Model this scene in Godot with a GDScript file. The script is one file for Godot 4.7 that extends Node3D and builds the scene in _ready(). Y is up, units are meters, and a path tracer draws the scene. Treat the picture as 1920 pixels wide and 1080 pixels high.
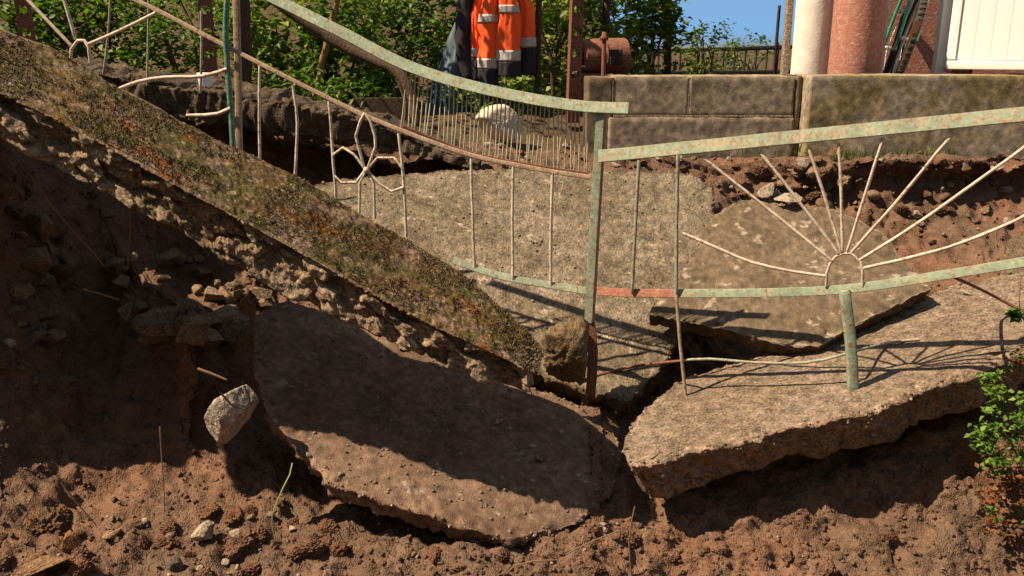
extends Node3D
# Collapsed garden path after a landslip: broken concrete slabs, a bent metal fence, raw red soil, a garden and a house behind.

const F := 1662.0                                   # focal length in photograph pixels (1920 wide)
const PITCH := deg_to_rad(15.5)
var eye := Vector3(0, 1.72, 0)
var M := {}
var rng := RandomNumberGenerator.new()
var na := FastNoiseLite.new()
var nb := FastNoiseLite.new()
var nc := FastNoiseLite.new()
var nr := FastNoiseLite.new()
var used := {}
var bins := {}
const BIN := 12.0

# ---------------------------------------------------------------- points
func ray(px: float, py: float) -> Vector3:
	var s := (540.0 - py) / F
	return Vector3((px - 960.0) / F, -sin(PITCH) + cos(PITCH) * s, -cos(PITCH) - sin(PITCH) * s)

func P(px: float, py: float, d: float) -> Vector3:      # the point at depth d that stands at that place of the survey picture
	var r := ray(px, py)
	return eye + r * (d / -r.z)

func pix(p: Vector3) -> Vector3:
	var q := p - eye
	var f := -q.y * sin(PITCH) - q.z * cos(PITCH)
	if f < 0.05: return Vector3(-9999, -9999, f)
	var u := q.y * cos(PITCH) - q.z * sin(PITCH)
	return Vector3(960.0 + q.x / f * F, 540.0 - u / f * F, f)

func plane3(a: Array, b: Array, c: Array) -> Plane:
	var p := Plane(P(a[0], a[1], a[2]), P(b[0], b[1], b[2]), P(c[0], c[1], c[2]))
	return p if p.normal.y > 0 else -p

func hit(px: float, py: float, pl: Plane) -> Vector3:
	var r := ray(px, py)
	return eye + r * ((pl.d - pl.normal.dot(eye)) / pl.normal.dot(r))

func remember(p: Vector3, n: Vector3, soil := false) -> void:
	var q := pix(p)
	if q.x < -40 or q.x > 1960 or q.y < -20 or q.y > 1110: return
	var k := Vector2i(floori(q.x / BIN), floori(q.y / BIN))
	if not bins.has(k) or bins[k][0] > q.z: bins[k] = [q.z, p, n, soil]

func ground_at(px: float, py: float):
	return bins.get(Vector2i(floori(px / BIN), floori(py / BIN)))

# ---------------------------------------------------------------- nodes
func numbered(n: String) -> String:
	if not used.has(n):
		used[n] = 0
		return n
	used[n] += 1
	return "%s_%03d" % [n, used[n]]

func tag(o: Node3D, label: String, category: String, group := "") -> Node3D:
	o.set_meta("label", label)
	o.set_meta("category", category)
	if group: o.set_meta("group", group)
	return o

func thing(called: String, label: String, category: String, at: Vector3, group := "") -> Node3D:
	var o := Node3D.new()
	o.name = numbered(called)
	add_child(o)
	o.position = at
	return tag(o, label, category, group)

func part(called: String, mesh: Mesh, m: Material, parent: Node3D) -> MeshInstance3D:   # mesh in world coordinates
	var o := MeshInstance3D.new()
	o.name = called
	o.mesh = mesh
	o.material_override = m
	parent.add_child(o, true)
	var p: Node = parent
	var off := Vector3.ZERO
	while p is Node3D and p != self:
		off += p.position
		p = p.get_parent()
	o.position = -off
	return o

func solo(called: String, mesh: Mesh, m: Material, label := "", category := "", group := "") -> MeshInstance3D:
	var o := MeshInstance3D.new()
	o.name = numbered(called)
	o.mesh = mesh
	o.material_override = m
	add_child(o)
	if label: tag(o, label, category, group)
	return o

func structure(called: String, mesh: Mesh, m: Material) -> MeshInstance3D:
	var o := solo(called, mesh, m)
	o.set_meta("kind", "structure")
	return o

# ---------------------------------------------------------------- meshes
func build(v: PackedVector3Array, idx: PackedInt32Array, c := PackedColorArray(), facing := Vector3.ZERO) -> ArrayMesh:
	var n := PackedVector3Array()
	n.resize(v.size())
	for t in range(0, idx.size(), 3):
		var a := idx[t]
		var b := idx[t + 1]
		var e := idx[t + 2]
		var k := (v[e] - v[a]).cross(v[b] - v[a])
		n[a] += k
		n[b] += k
		n[e] += k
	for i in n.size():
		n[i] = n[i].normalized() if n[i].length_squared() > 1e-24 else Vector3.UP
	if facing != Vector3.ZERO:
		for i in n.size():
			if n[i].dot(facing) < 0: n[i] = -n[i]
			n[i] = n[i].lerp(facing, 0.75).normalized()
	var ar := []
	ar.resize(Mesh.ARRAY_MAX)
	ar[Mesh.ARRAY_VERTEX] = v
	ar[Mesh.ARRAY_NORMAL] = n
	ar[Mesh.ARRAY_INDEX] = idx
	if c.size() == v.size(): ar[Mesh.ARRAY_COLOR] = c
	var am := ArrayMesh.new()
	am.add_surface_from_arrays(Mesh.PRIMITIVE_TRIANGLES, ar)
	return am

func flipped(idx: PackedInt32Array) -> PackedInt32Array:
	var o := idx.duplicate()
	for t in range(0, o.size(), 3):
		var s := o[t]
		o[t] = o[t + 1]
		o[t + 1] = s
	return o

# rings of equal size joined into a skin; capped ends; colours per vertex if given
func loft(rings: Array, cols := [], caps := true) -> ArrayMesh:
	var v := PackedVector3Array()
	var c := PackedColorArray()
	var idx := PackedInt32Array()
	var m: int = rings[0].size()
	var k := rings.size()
	for i in k:
		v.append_array(rings[i])
		if cols.size(): c.append_array(cols[i])
	for i in k - 1:
		for j in m:
			var a := i * m + j
			var b := i * m + (j + 1) % m
			idx.append_array(PackedInt32Array([a, b, b + m, a, b + m, a + m]))
	if caps:
		for e in [0, k - 1]:
			var cen := Vector3.ZERO
			for p in rings[e]: cen += p
			var ci := v.size()
			v.append(cen / m)
			if cols.size(): c.append(cols[e][0])
			for j in m:
				var a: int = e * m + j
				var b: int = e * m + (j + 1) % m
				if e == 0: idx.append_array(PackedInt32Array([ci, b, a]))
				else: idx.append_array(PackedInt32Array([ci, a, b]))
	# which way is out: signed volume
	var vol := 0.0
	var o: Vector3 = rings[k / 2][0]
	for t in range(0, idx.size(), 3):
		vol += (v[idx[t]] - o).dot((v[idx[t + 2]] - o).cross(v[idx[t + 1]] - o))
	return build(v, idx if vol > 0 else flipped(idx), c)

func frames(path: Array) -> Array:
	var out := []
	var up := Vector3(0.13, 0.2, 0.97).normalized()
	for i in path.size():
		var t: Vector3 = (path[mini(i + 1, path.size() - 1)] - path[maxi(i - 1, 0)]).normalized()
		var s := t.cross(up)
		if s.length() < 0.1: s = t.cross(Vector3.RIGHT)
		s = s.normalized()
		out.append([s, t.cross(s).normalized()])
	return out

func smooth(path: Array, step: float) -> Array:          # Catmull-Rom through the given points
	if path.size() < 3:
		var l: float = path[0].distance_to(path[-1])
		var n := maxi(2, int(l / step))
		var o := []
		for i in n + 1: o.append(path[0].lerp(path[-1], float(i) / n))
		return o
	var out := []
	for i in path.size() - 1:
		var a: Vector3 = path[maxi(i - 1, 0)]
		var b: Vector3 = path[i]
		var c: Vector3 = path[i + 1]
		var d: Vector3 = path[mini(i + 2, path.size() - 1)]
		var n := maxi(1, int(b.distance_to(c) / step))
		for j in n: out.append(b.cubic_interpolate(c, a, d, float(j) / n))
	out.append(path[-1])
	return out

func tube(path: Array, r0: float, r1 := -1.0, sides := 8, wob := 0.0, step := 0.05, sharp := false) -> ArrayMesh:
	var p: Array = path if sharp else smooth(path, step)
	var fr := frames(p)
	if r1 < 0: r1 = r0
	var rings := []
	for i in p.size():
		var r := lerpf(r0, r1, float(i) / maxi(1, p.size() - 1))
		var ring := PackedVector3Array()
		var at: Vector3 = p[i]
		if wob > 0: at += Vector3(na.get_noise_3d(at.y * 90, at.x * 90, 3), 0, nb.get_noise_3d(at.y * 90, at.x * 90, 9)) * wob
		for j in sides:
			var a := TAU * j / sides
			var rr := r
			if wob > 0: rr *= 1.0 + 0.25 * nb.get_noise_3d(at.x * 300 + cos(a) * 30, at.y * 300, sin(a) * 30)
			ring.append(at + (fr[i][0] * cos(a) + fr[i][1] * sin(a)) * rr)
		rings.append(ring)
	return loft(rings)

# flat bar: section w wide along 'wide' and t thick, with small chamfers
func bar(path: Array, w: float, t: float, wide: Vector3, step := 0.06) -> ArrayMesh:
	var p := smooth(path, step)
	var rings := []
	var ch := t * 0.25
	for i in p.size():
		var d: Vector3 = (p[mini(i + 1, p.size() - 1)] - p[maxi(i - 1, 0)]).normalized()
		var a := (wide - d * wide.dot(d)).normalized()
		var b := d.cross(a).normalized()
		var at: Vector3 = p[i]
		at += a * 0.0015 * na.get_noise_3d(at.x * 60, at.y * 60, at.z * 60)
		var ring := PackedVector3Array()
		for q in [[0.5, 0.5 - ch / t], [0.5 - ch / w, 0.5], [-0.5 + ch / w, 0.5], [-0.5, 0.5 - ch / t], [-0.5, -0.5 + ch / t], [-0.5 + ch / w, -0.5], [0.5 - ch / w, -0.5], [0.5, -0.5 + ch / t]]:
			ring.append(at + a * w * q[0] + b * t * q[1])
		rings.append(ring)
	return loft(rings)

func box(c: Vector3, s: Vector3, ch := 0.006, rot := Basis()) -> ArrayMesh:       # chamfered box
	var rings := []
	var h := s * 0.5
	for q in [[-h.y, ch], [-h.y + ch, 0.0], [h.y - ch, 0.0], [h.y, ch]]:
		var ring := PackedVector3Array()
		var x: float = h.x - q[1]
		var z: float = h.z - q[1]
		for k in [[x - ch, -z], [x, -z + ch], [x, z - ch], [x - ch, z], [-x + ch, z], [-x, z - ch], [-x, -z + ch], [-x + ch, -z]]:
			ring.append(c + rot * Vector3(k[0], q[0], k[1]))
		rings.append(ring)
	return loft(rings)

func lathe(axis_from: Vector3, axis_to: Vector3, prof: Array, sides := 28) -> ArrayMesh:   # prof: [fraction, radius]
	var t := (axis_to - axis_from).normalized()
	var s := t.cross(Vector3(0.3, 0.2, 0.93)).normalized()
	var u := t.cross(s)
	var rings := []
	for q in prof:
		var ring := PackedVector3Array()
		for j in sides:
			var a := TAU * j / sides
			ring.append(axis_from.lerp(axis_to, q[0]) + (s * cos(a) + u * sin(a)) * q[1])
		rings.append(ring)
	return loft(rings)

# ico sphere points
var ico_v := {}
var ico_i := {}
func ico(level: int) -> void:
	if ico_v.has(level): return
	var v := []
	var t := (1.0 + sqrt(5.0)) / 2.0
	for q in [[-1, t, 0], [1, t, 0], [-1, -t, 0], [1, -t, 0], [0, -1, t], [0, 1, t], [0, -1, -t], [0, 1, -t], [t, 0, -1], [t, 0, 1], [-t, 0, -1], [-t, 0, 1]]:
		v.append(Vector3(q[0], q[1], q[2]).normalized())
	var f := [[0, 11, 5], [0, 5, 1], [0, 1, 7], [0, 7, 10], [0, 10, 11], [1, 5, 9], [5, 11, 4], [11, 10, 2], [10, 7, 6], [7, 1, 8], [3, 9, 4], [3, 4, 2], [3, 2, 6], [3, 6, 8], [3, 8, 9], [4, 9, 5], [2, 4, 11], [6, 2, 10], [8, 6, 7], [9, 8, 1]]
	for l in level:
		var mid := {}
		var g := []
		for tri in f:
			var m := []
			for e in 3:
				var a: int = tri[e]
				var b: int = tri[(e + 1) % 3]
				var key := Vector2i(mini(a, b), maxi(a, b))
				if not mid.has(key):
					mid[key] = v.size()
					v.append(((v[a] + v[b]) as Vector3).normalized())
				m.append(mid[key])
			g.append([tri[0], m[0], m[2]])
			g.append([tri[1], m[1], m[0]])
			g.append([tri[2], m[2], m[1]])
			g.append([m[0], m[1], m[2]])
		f = g
	var idx := PackedInt32Array()
	for tri in f: idx.append_array(PackedInt32Array([tri[0], tri[2], tri[1]]))
	ico_v[level] = v
	ico_i[level] = idx

# a stone: a ball cut by random planes, edges worn, rough skin.  cut 0 = round pebble, 1 = angular
func stone_mesh(sd: int, level: int, cut: float, rough: float, squash := Vector3.ONE) -> ArrayMesh:
	ico(level)
	var r := RandomNumberGenerator.new()
	r.seed = sd
	var pl := []
	for i in 10:
		var n := Vector3(r.randfn(), r.randfn(), r.randfn()).normalized()
		pl.append([n, r.randf_range(0.42, 0.85)])
	var v := PackedVector3Array()
	var c := PackedColorArray()
	var off := Vector3(sd * 13.7, sd * 7.1, sd * 3.3)
	for d in ico_v[level]:
		var rad := 1.0
		for q in pl:
			var k: float = d.dot(q[0])
			if k > 0.1: rad = minf(rad, q[1] / k)
		rad = lerpf(0.86, rad, cut)
		var p: Vector3 = d * 60.0 + off
		rad += rough * (0.7 * na.get_noise_3d(p.x, p.y, p.z) + 0.5 * nb.get_noise_3d(p.x * 2.2, p.y * 2.2, p.z * 2.2) + 0.2 * nc.get_noise_3d(p.x * 0.8, p.y * 0.8, p.z * 0.8) + 0.25 * nb.get_noise_3d(p.x * 5.0, p.y * 5.0, p.z * 5.0))
		v.append(d * rad * squash)
		var g := 1.0 + 0.35 * na.get_noise_3d(p.x * 1.3 + 50, p.y * 1.3, p.z * 1.3)
		c.append(Color(g, g, g))
	return build(v, ico_i[level], c)

# a broken slab: outline on a plane, thickness below it, ragged rim
func slab_mesh(outline: Array, n: Vector3, thick: float, o := {}) -> ArrayMesh:
	var c := Vector3.ZERO
	for p in outline: c += p
	c /= outline.size()
	var ex: Vector3 = (outline[1] - outline[0])
	ex = (ex - n * ex.dot(n)).normalized()
	var ey := n.cross(ex)
	var poly := []
	for p in outline: poly.append(Vector2((p - c).dot(ex), (p - c).dot(ey)))
	var area := 0.0
	for i in poly.size():
		area += poly[i].cross(poly[(i + 1) % poly.size()])
	if area < 0: poly.reverse()
	var step: float = o.get("step", 0.011)
	var rag: float = o.get("rag", 0.012)
	var rim := []
	for i in poly.size():
		var a: Vector2 = poly[i]
		var b: Vector2 = poly[(i + 1) % poly.size()]
		var m := maxi(1, int(a.distance_to(b) / step))
		for j in m: rim.append(a.lerp(b, float(j) / m))
	var m := rim.size()
	var nor := []
	var lipn := []
	for i in m:
		var t: Vector2 = rim[(i + 3) % m] - rim[(i - 3 + m) % m]
		nor.append(Vector2(t.y, -t.x).normalized())
		lipn.append(clampf(0.75 + 0.9 * na.get_noise_3d(rim[i].x * 90, rim[i].y * 90, 77.0), 0.15, 1.6))
	var sd: float = o.get("seed", 1.0) * 31.7
	for i in m:
		var p: Vector2 = rim[i]
		rim[i] = p + nor[i] * rag * (1.4 * na.get_noise_3d(p.x * 140, p.y * 140, sd) + 0.9 * nb.get_noise_3d(p.x * 420, p.y * 420, sd))
	var base: Color = o.get("base", Color(0.27, 0.225, 0.165))
	var edge: Color = o.get("edge", Color(0.30, 0.235, 0.17))
	var lipc: Color = o.get("lipc", edge)
	var dirt: Color = o.get("dirt", Color(0.14, 0.105, 0.065))
	var moss: Color = o.get("moss", Color(0.12, 0.10, 0.04))
	var dirt_w: float = o.get("dirt_w", 0.5)
	var moss_w: float = o.get("moss_w", 0.0)
	var side_amp: float = o.get("side", 0.018)
	var under: float = o.get("under", 0.02)
	var bump: float = o.get("bump", 0.004)
	var fleck: float = o.get("fleck", 0.62)
	rim_pts = []
	var litter: float = o.get("litter", 0.0)
	var lip: float = o.get("lip", 0.0)
	var rings := []
	var cols := []
	var kt: int = o.get("rings", 44)
	var specs := []
	for i in kt: specs.append([0, 0.02 + 0.98 * pow(float(i) / (kt - 1), 0.8)])
	if lip > 0.0:
		for f in [0.2, 0.4, 0.6, 0.8, 1.0]: specs.append([3, f])
	for f in [0.06, 0.13, 0.22, 0.31, 0.4, 0.5, 0.6, 0.7, 0.8, 0.9, 1.0]: specs.append([1, f])
	for f in [0.93, 0.7, 0.35, 0.02]: specs.append([2, f])
	for s in specs:
		var ring := PackedVector3Array()
		var col := PackedColorArray()
		for i in m:
			var p: Vector2 = rim[i]
			var w := Vector3.ZERO
			var k: Color
			if s[0] == 0:
				var chip := maxf(0.0, na.get_noise_3d(p.x * 210 + 9, p.y * 210, sd + 40) - 0.05) * 0.05
				var q: Vector2 = (p - nor[i] * (0.006 + chip + lip * lipn[i])) * s[1]
				var near: float = clampf((s[1] - 0.93) / 0.07, 0, 1)
				var h := bump * (1.6 * na.get_noise_3d(q.x * 30, q.y * 30, sd + 7) + 0.8 * nb.get_noise_3d(q.x * 190, q.y * 190, sd + 7))
				h -= near * near * (0.004 + chip * 0.5)
				w = c + ex * q.x + ey * q.y + n * h
			elif s[0] == 3:
				var f: float = s[1]
				var q: Vector2 = p - nor[i] * lip * lipn[i] * (1.0 - f)
				var h: float = -lip * lipn[i] * 0.75 * f * f + 0.010 * nb.get_noise_3d(q.x * 430, q.y * 430, sd + f * 9) + 0.008 * nc.get_noise_3d(q.x * 330, q.y * 330, sd)
				w = c + ex * q.x + ey * q.y + n * h
			else:
				var f: float = s[1] if s[0] == 1 else 1.0
				var q3 := Vector3(p.x * 150, p.y * 150, f * thick * 150 + sd)
				var out := -under * f + side_amp * (1.5 * na.get_noise_3dv(q3) + 1.1 * nb.get_noise_3dv(q3 * 2.3) + 0.7 * nc.get_noise_3dv(q3 * 0.9)) * minf(1.0, f * 5.0)
				var q: Vector2 = p + nor[i] * out
				if s[0] == 2: q *= s[1]
				w = c + ex * q.x + ey * q.y - n * lip * lipn[i] * 0.75 - n * thick * f * (1.0 + 0.25 * na.get_noise_3d(p.x * 60, p.y * 60, sd + 90))
			var dn := clampf(0.5 + 1.5 * na.get_noise_3d(w.x * 55 + 300, w.y * 55, w.z * 55 + sd), 0, 1) * dirt_w
			var mo := clampf(0.2 + 2.2 * nb.get_noise_3d(w.x * 40, w.y * 40 + 77, w.z * 40 + sd) + 1.2 * na.get_noise_3d(w.x * 200, w.y * 200, w.z * 200), 0, 1) * moss_w
			k = (base if s[0] == 0 else (lipc if s[0] == 3 else edge)).lerp(dirt, dn).lerp(moss, mo)
			var g := 1.0 + 0.35 * nb.get_noise_3d(w.x * 260, w.y * 260, w.z * 260)
			k = Color(k.r * g, k.g * g, k.b * g)
			var fk := na.get_noise_3d(w.x * 170 + 40, w.y * 170, w.z * 170 + sd) + 0.35 * nb.get_noise_3d(w.x * 620, w.y * 620, w.z * 620)
			if fk > fleck and s[0] == 0: k = k.lerp(Color(0.58, 0.49, 0.40), clampf((fk - fleck) * 9.0, 0, 0.85))
			ring.append(w)
			col.append(k)
			if (s[0] == 3 or (s[0] == 1 and s[1] < 0.95)) and rng.randf() < 0.5: rim_pts.append(w)
			if s[0] == 0 and rng.randf() < litter: rim_pts.append(w + n * 0.001)
			if s[0] != 2 and i % 2 == 0: remember(w, n if s[0] != 1 else (ex * nor[i].x + ey * nor[i].y))
		rings.append(ring)
		cols.append(col)
	return loft(rings, cols)

var rim_pts := []
func exposed_stones(parent: Node3D, count: int) -> void:
	var mm := MultiMesh.new()
	mm.transform_format = MultiMesh.TRANSFORM_3D
	mm.use_colors = true
	mm.mesh = stone_mesh(611, 2, 0.5, 0.05, Vector3(1, 0.75, 0.85))
	mm.instance_count = count
	for i in count:
		var sz := 0.003 + 0.009 * pow(rng.randf(), 2.5)
		mm.set_instance_transform(i, Transform3D(Basis.from_euler(Vector3(rng.randf() * 6, rng.randf() * 6, rng.randf() * 6)).scaled_local(Vector3.ONE * sz), rim_pts[rng.randi() % rim_pts.size()]))
		var c := Color(0.42, 0.32, 0.25).lerp(Color(0.24, 0.19, 0.155), rng.randf())
		mm.set_instance_color(i, c.lerp(Color(0.55, 0.47, 0.40), 0.8) if rng.randf() < 0.12 else c)
	var o := MultiMeshInstance3D.new()
	o.name = "exposed_stones"
	o.multimesh = mm
	o.material_override = M.stone
	o.set_meta("kind", "stuff")
	parent.add_child(o, true)

# ---------------------------------------------------------------- textures and materials
func field(sd: int, freq: float, kind: int, oct: int, size: int, ret := -1) -> PackedByteArray:
	var f := FastNoiseLite.new()
	f.seed = sd
	f.frequency = freq
	f.noise_type = kind
	f.fractal_type = FastNoiseLite.FRACTAL_FBM if oct > 1 else FastNoiseLite.FRACTAL_NONE
	f.fractal_octaves = oct
	if ret >= 0: f.cellular_return_type = ret
	var im := f.get_seamless_image(size, size)
	im.convert(Image.FORMAT_L8)
	return im.get_data()

func picture(size: int, fill: Callable) -> ImageTexture:
	var d := PackedByteArray()
	d.resize(size * size * 3)
	for i in size * size:
		var c: Color = fill.call(i)
		d[i * 3] = clampi(int(c.r * 255), 0, 255)
		d[i * 3 + 1] = clampi(int(c.g * 255), 0, 255)
		d[i * 3 + 2] = clampi(int(c.b * 255), 0, 255)
	return ImageTexture.create_from_image(Image.create_from_data(size, size, false, Image.FORMAT_RGB8, d))

func mat(tex: Texture2D, tile: float, rough: float, height: Texture2D = null, hs := 0.0, tint := Color.WHITE) -> StandardMaterial3D:
	var m := StandardMaterial3D.new()
	m.vertex_color_use_as_albedo = true
	m.albedo_color = tint
	m.roughness = rough
	m.metallic_specular = 0.3
	if tex: m.albedo_texture = tex
	m.uv1_triplanar = true
	m.uv1_world_triplanar = true
	m.uv1_scale = Vector3.ONE / tile
	if height:
		m.heightmap_enabled = true
		m.heightmap_texture = height
		m.heightmap_scale = hs
	return m

func plain(r: float, g: float, b: float, rough := 0.7, metal := 0.0) -> StandardMaterial3D:   # linear base colour
	var m := StandardMaterial3D.new()
	m.albedo_color = Color(r, g, b).linear_to_srgb()
	m.roughness = rough
	m.metallic = metal
	return m

func materials() -> void:
	var S := 512
	var a := field(11, 0.012, FastNoiseLite.TYPE_SIMPLEX_SMOOTH, 5, S)
	var b := field(12, 0.09, FastNoiseLite.TYPE_SIMPLEX_SMOOTH, 3, S)
	var peb := field(13, 0.055, FastNoiseLite.TYPE_CELLULAR, 1, S, FastNoiseLite.RETURN_DISTANCE)
	var pebv := field(13, 0.055, FastNoiseLite.TYPE_CELLULAR, 1, S, FastNoiseLite.RETURN_CELL_VALUE)
	var grit := field(14, 0.2, FastNoiseLite.TYPE_CELLULAR, 1, S, FastNoiseLite.RETURN_DISTANCE)
	var conc := picture(S, func(i):
		var g := 0.74 + 0.32 * (a[i] / 255.0 - 0.5) + 0.26 * (b[i] / 255.0 - 0.5)
		var c := Color(g, g, g)
		if peb[i] < 95 and pebv[i] > 150: c = Color(1.0, 0.96, 0.9) if pebv[i] > 205 else c.lerp(Color(1.0, 0.95, 0.88), 0.6)
		elif peb[i] < 95 and pebv[i] < 70: c = c.lerp(Color(0.42, 0.4, 0.4), 0.7)
		if grit[i] < 45: c = c.darkened(0.35)
		return c)
	var conc_h := picture(S, func(i):
		var h := 0.35 * a[i] / 255.0 + 0.3 * b[i] / 255.0 + (0.35 * (1.0 - peb[i] / 130.0) if peb[i] < 95 and (pebv[i] > 150 or pebv[i] < 70) else 0.0)
		if grit[i] < 45: h -= 0.15
		return Color(h, h, h))
	M.concrete = mat(conc, 0.33, 0.95, conc_h, 0.7)
	var skin := picture(S, func(i):
		var g := 0.76 + 0.36 * (a[i] / 255.0 - 0.5) + 0.26 * (b[i] / 255.0 - 0.5)
		var c := Color(g, g, g)
		if grit[i] < 48: c = c.darkened(0.3)
		if peb[i] < 55 and pebv[i] > 225: c = c.lightened(0.4)
		return c)
	M.mud = mat(skin, 0.29, 0.97, conc_h, 0.55)
	M.wall = mat(skin, 0.45, 0.95, conc_h, 0.1)
	var clod := field(21, 0.03, FastNoiseLite.TYPE_CELLULAR, 3, S, FastNoiseLite.RETURN_DISTANCE)
	var fine := field(22, 0.08, FastNoiseLite.TYPE_SIMPLEX_SMOOTH, 4, S)
	var spec := field(23, 0.05, FastNoiseLite.TYPE_CELLULAR, 1, S, FastNoiseLite.RETURN_DISTANCE)
	var specv := field(23, 0.05, FastNoiseLite.TYPE_CELLULAR, 1, S, FastNoiseLite.RETURN_CELL_VALUE)
	var soil := picture(S, func(i):
		var g := 0.78 + 0.5 * (fine[i] / 255.0 - 0.5) + 0.25 * (a[i] / 255.0 - 0.5)
		var c := Color(g, g, g)
		if spec[i] < 60 and specv[i] > 200: c = c.lerp(Color(1.0, 1.0, 1.0), 0.6)
		return c)
	var soil_h := picture(S, func(i):
		var h := 0.5 * clod[i] / 255.0 + 0.5 * fine[i] / 255.0
		return Color(h, h, h))
	M.soil = mat(soil, 0.35, 1.0, soil_h, 1.6)
	M.stone = mat(conc, 0.3, 0.95, conc_h, 0.7)
	# flaking green paint over pink primer and rust
	var fl := field(31, 0.03, FastNoiseLite.TYPE_SIMPLEX_SMOOTH, 5, S)
	var fl2 := field(32, 0.06, FastNoiseLite.TYPE_SIMPLEX_SMOOTH, 4, S)
	var paint := func(top: Color, amount: int):
		return picture(S, func(i):
			var c := top.lerp(top.lightened(0.35), clampf((b[i] - 110) / 120.0, 0, 1))
			c = c.darkened(0.25 * (1.0 - a[i] / 255.0))
			if fl[i] > amount: c = Color(0.70, 0.58, 0.49).lerp(c, 0.5)
			if fl2[i] > amount + 12: c = Color(0.46, 0.29, 0.20).lerp(c, 0.3)
			return c)
	M.green = mat(paint.call(Color(0.56, 0.63, 0.55), 166), 0.9, 0.55, null, 0, Color.WHITE)
	M.green_worn = mat(paint.call(Color(0.51, 0.57, 0.49), 152), 0.9, 0.65)
	M.teal = mat(paint.call(Color(0.30, 0.50, 0.43), 172), 0.9, 0.5)
	M.white_rod = mat(paint.call(Color(0.84, 0.79, 0.73), 165), 0.7, 0.6)
	M.pale_rod = mat(paint.call(Color(0.58, 0.62, 0.55), 160), 0.7, 0.6)
	M.comb = mat(paint.call(Color(0.78, 0.77, 0.68), 175), 0.7, 0.6)
	M.pink_rail = mat(paint.call(Color(0.66, 0.42, 0.36), 150), 0.7, 0.7)
	M.brown_rail = mat(paint.call(Color(0.66, 0.58, 0.50), 160), 0.7, 0.7)
	M.rust = mat(paint.call(Color(0.42, 0.25, 0.20), 158), 0.2, 0.85)
	M.rust_pink = mat(paint.call(Color(0.46, 0.28, 0.24), 152), 0.3, 0.8)
	M.dark_iron = mat(paint.call(Color(0.16, 0.14, 0.13), 190), 0.3, 0.7)
	for k in ["comb", "green", "green_worn", "teal", "white_rod", "pale_rod", "pink_rail", "brown_rail", "rust", "rust_pink", "dark_iron"]: M[k].vertex_color_use_as_albedo = false
	var bark := picture(S, func(i):
		var g := 0.55 + 0.6 * (fl[i] / 255.0 - 0.5) + 0.4 * (b[i] / 255.0 - 0.5)
		return Color(g * 0.62, g * 0.52, g * 0.42))
	M.bark = mat(bark, 0.2, 0.95, conc_h, 1.2)
	M.bark.vertex_color_use_as_albedo = false
	M.pale_bark = mat(bark, 0.2, 0.95, conc_h, 0.8, Color(1.5, 1.42, 1.25))
	M.pale_bark.vertex_color_use_as_albedo = false
	M.moss = StandardMaterial3D.new()
	M.moss.vertex_color_use_as_albedo = true
	M.moss.roughness = 1.0
	M.leaf = StandardMaterial3D.new()
	M.leaf.vertex_color_use_as_albedo = true
	M.leaf.roughness = 0.5
	M.leaf.metallic_specular = 0.35
	M.leaf.backlight_enabled = true
	M.leaf.backlight = Color(0.75, 0.9, 0.3)
	var plaster := picture(S, func(i):
		var g := 0.86 + 0.16 * (a[i] / 255.0 - 0.5) + 0.1 * (b[i] / 255.0 - 0.5)
		return Color(g, g, g))
	M.plaster = mat(plaster, 0.7, 0.85, conc_h, 0.15)
	M.plaster.vertex_color_use_as_albedo = false
	M.plaster.albedo_color = Color(1.0, 0.98, 0.95)
	var worn := picture(S, func(i):
		var c := Color(0.76, 0.50, 0.44).lerp(Color(0.84, 0.66, 0.58), clampf((fl[i] - 118) / 60.0, 0, 1)).darkened(0.3 * (1.0 - b[i] / 255.0))
		if fl2[i] > 178: c = Color(0.55, 0.47, 0.42)
		if grit[i] < 30: c = c.lightened(0.3)
		return c)
	M.pink = mat(worn, 0.6, 0.8, conc_h, 0.25)
	M.pink.vertex_color_use_as_albedo = false
	M.boulder = M.plaster.duplicate()
	M.boulder.albedo_color = Color(0.88, 0.82, 0.74)
	M.white = plain(0.80, 0.81, 0.83, 0.4)
	M.tyre = plain(0.03, 0.026, 0.024, 0.85)
	M.bike = plain(0.03, 0.26, 0.16, 0.3)
	M.steel = plain(0.5, 0.5, 0.5, 0.35, 0.8)
	M.orange = plain(0.90, 0.105, 0.012, 0.75)
	M.orange.rim_enabled = true
	M.orange.rim = 0.2
	M.navy = plain(0.018, 0.014, 0.022, 0.9)
	M.silver = plain(0.40, 0.375, 0.36, 0.5)
	M.tarp = plain(0.035, 0.065, 0.09, 0.45)
	M.root = plain(0.16, 0.10, 0.06, 0.9)
	M.plastic = plain(0.7, 0.72, 0.76, 0.4)

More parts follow.
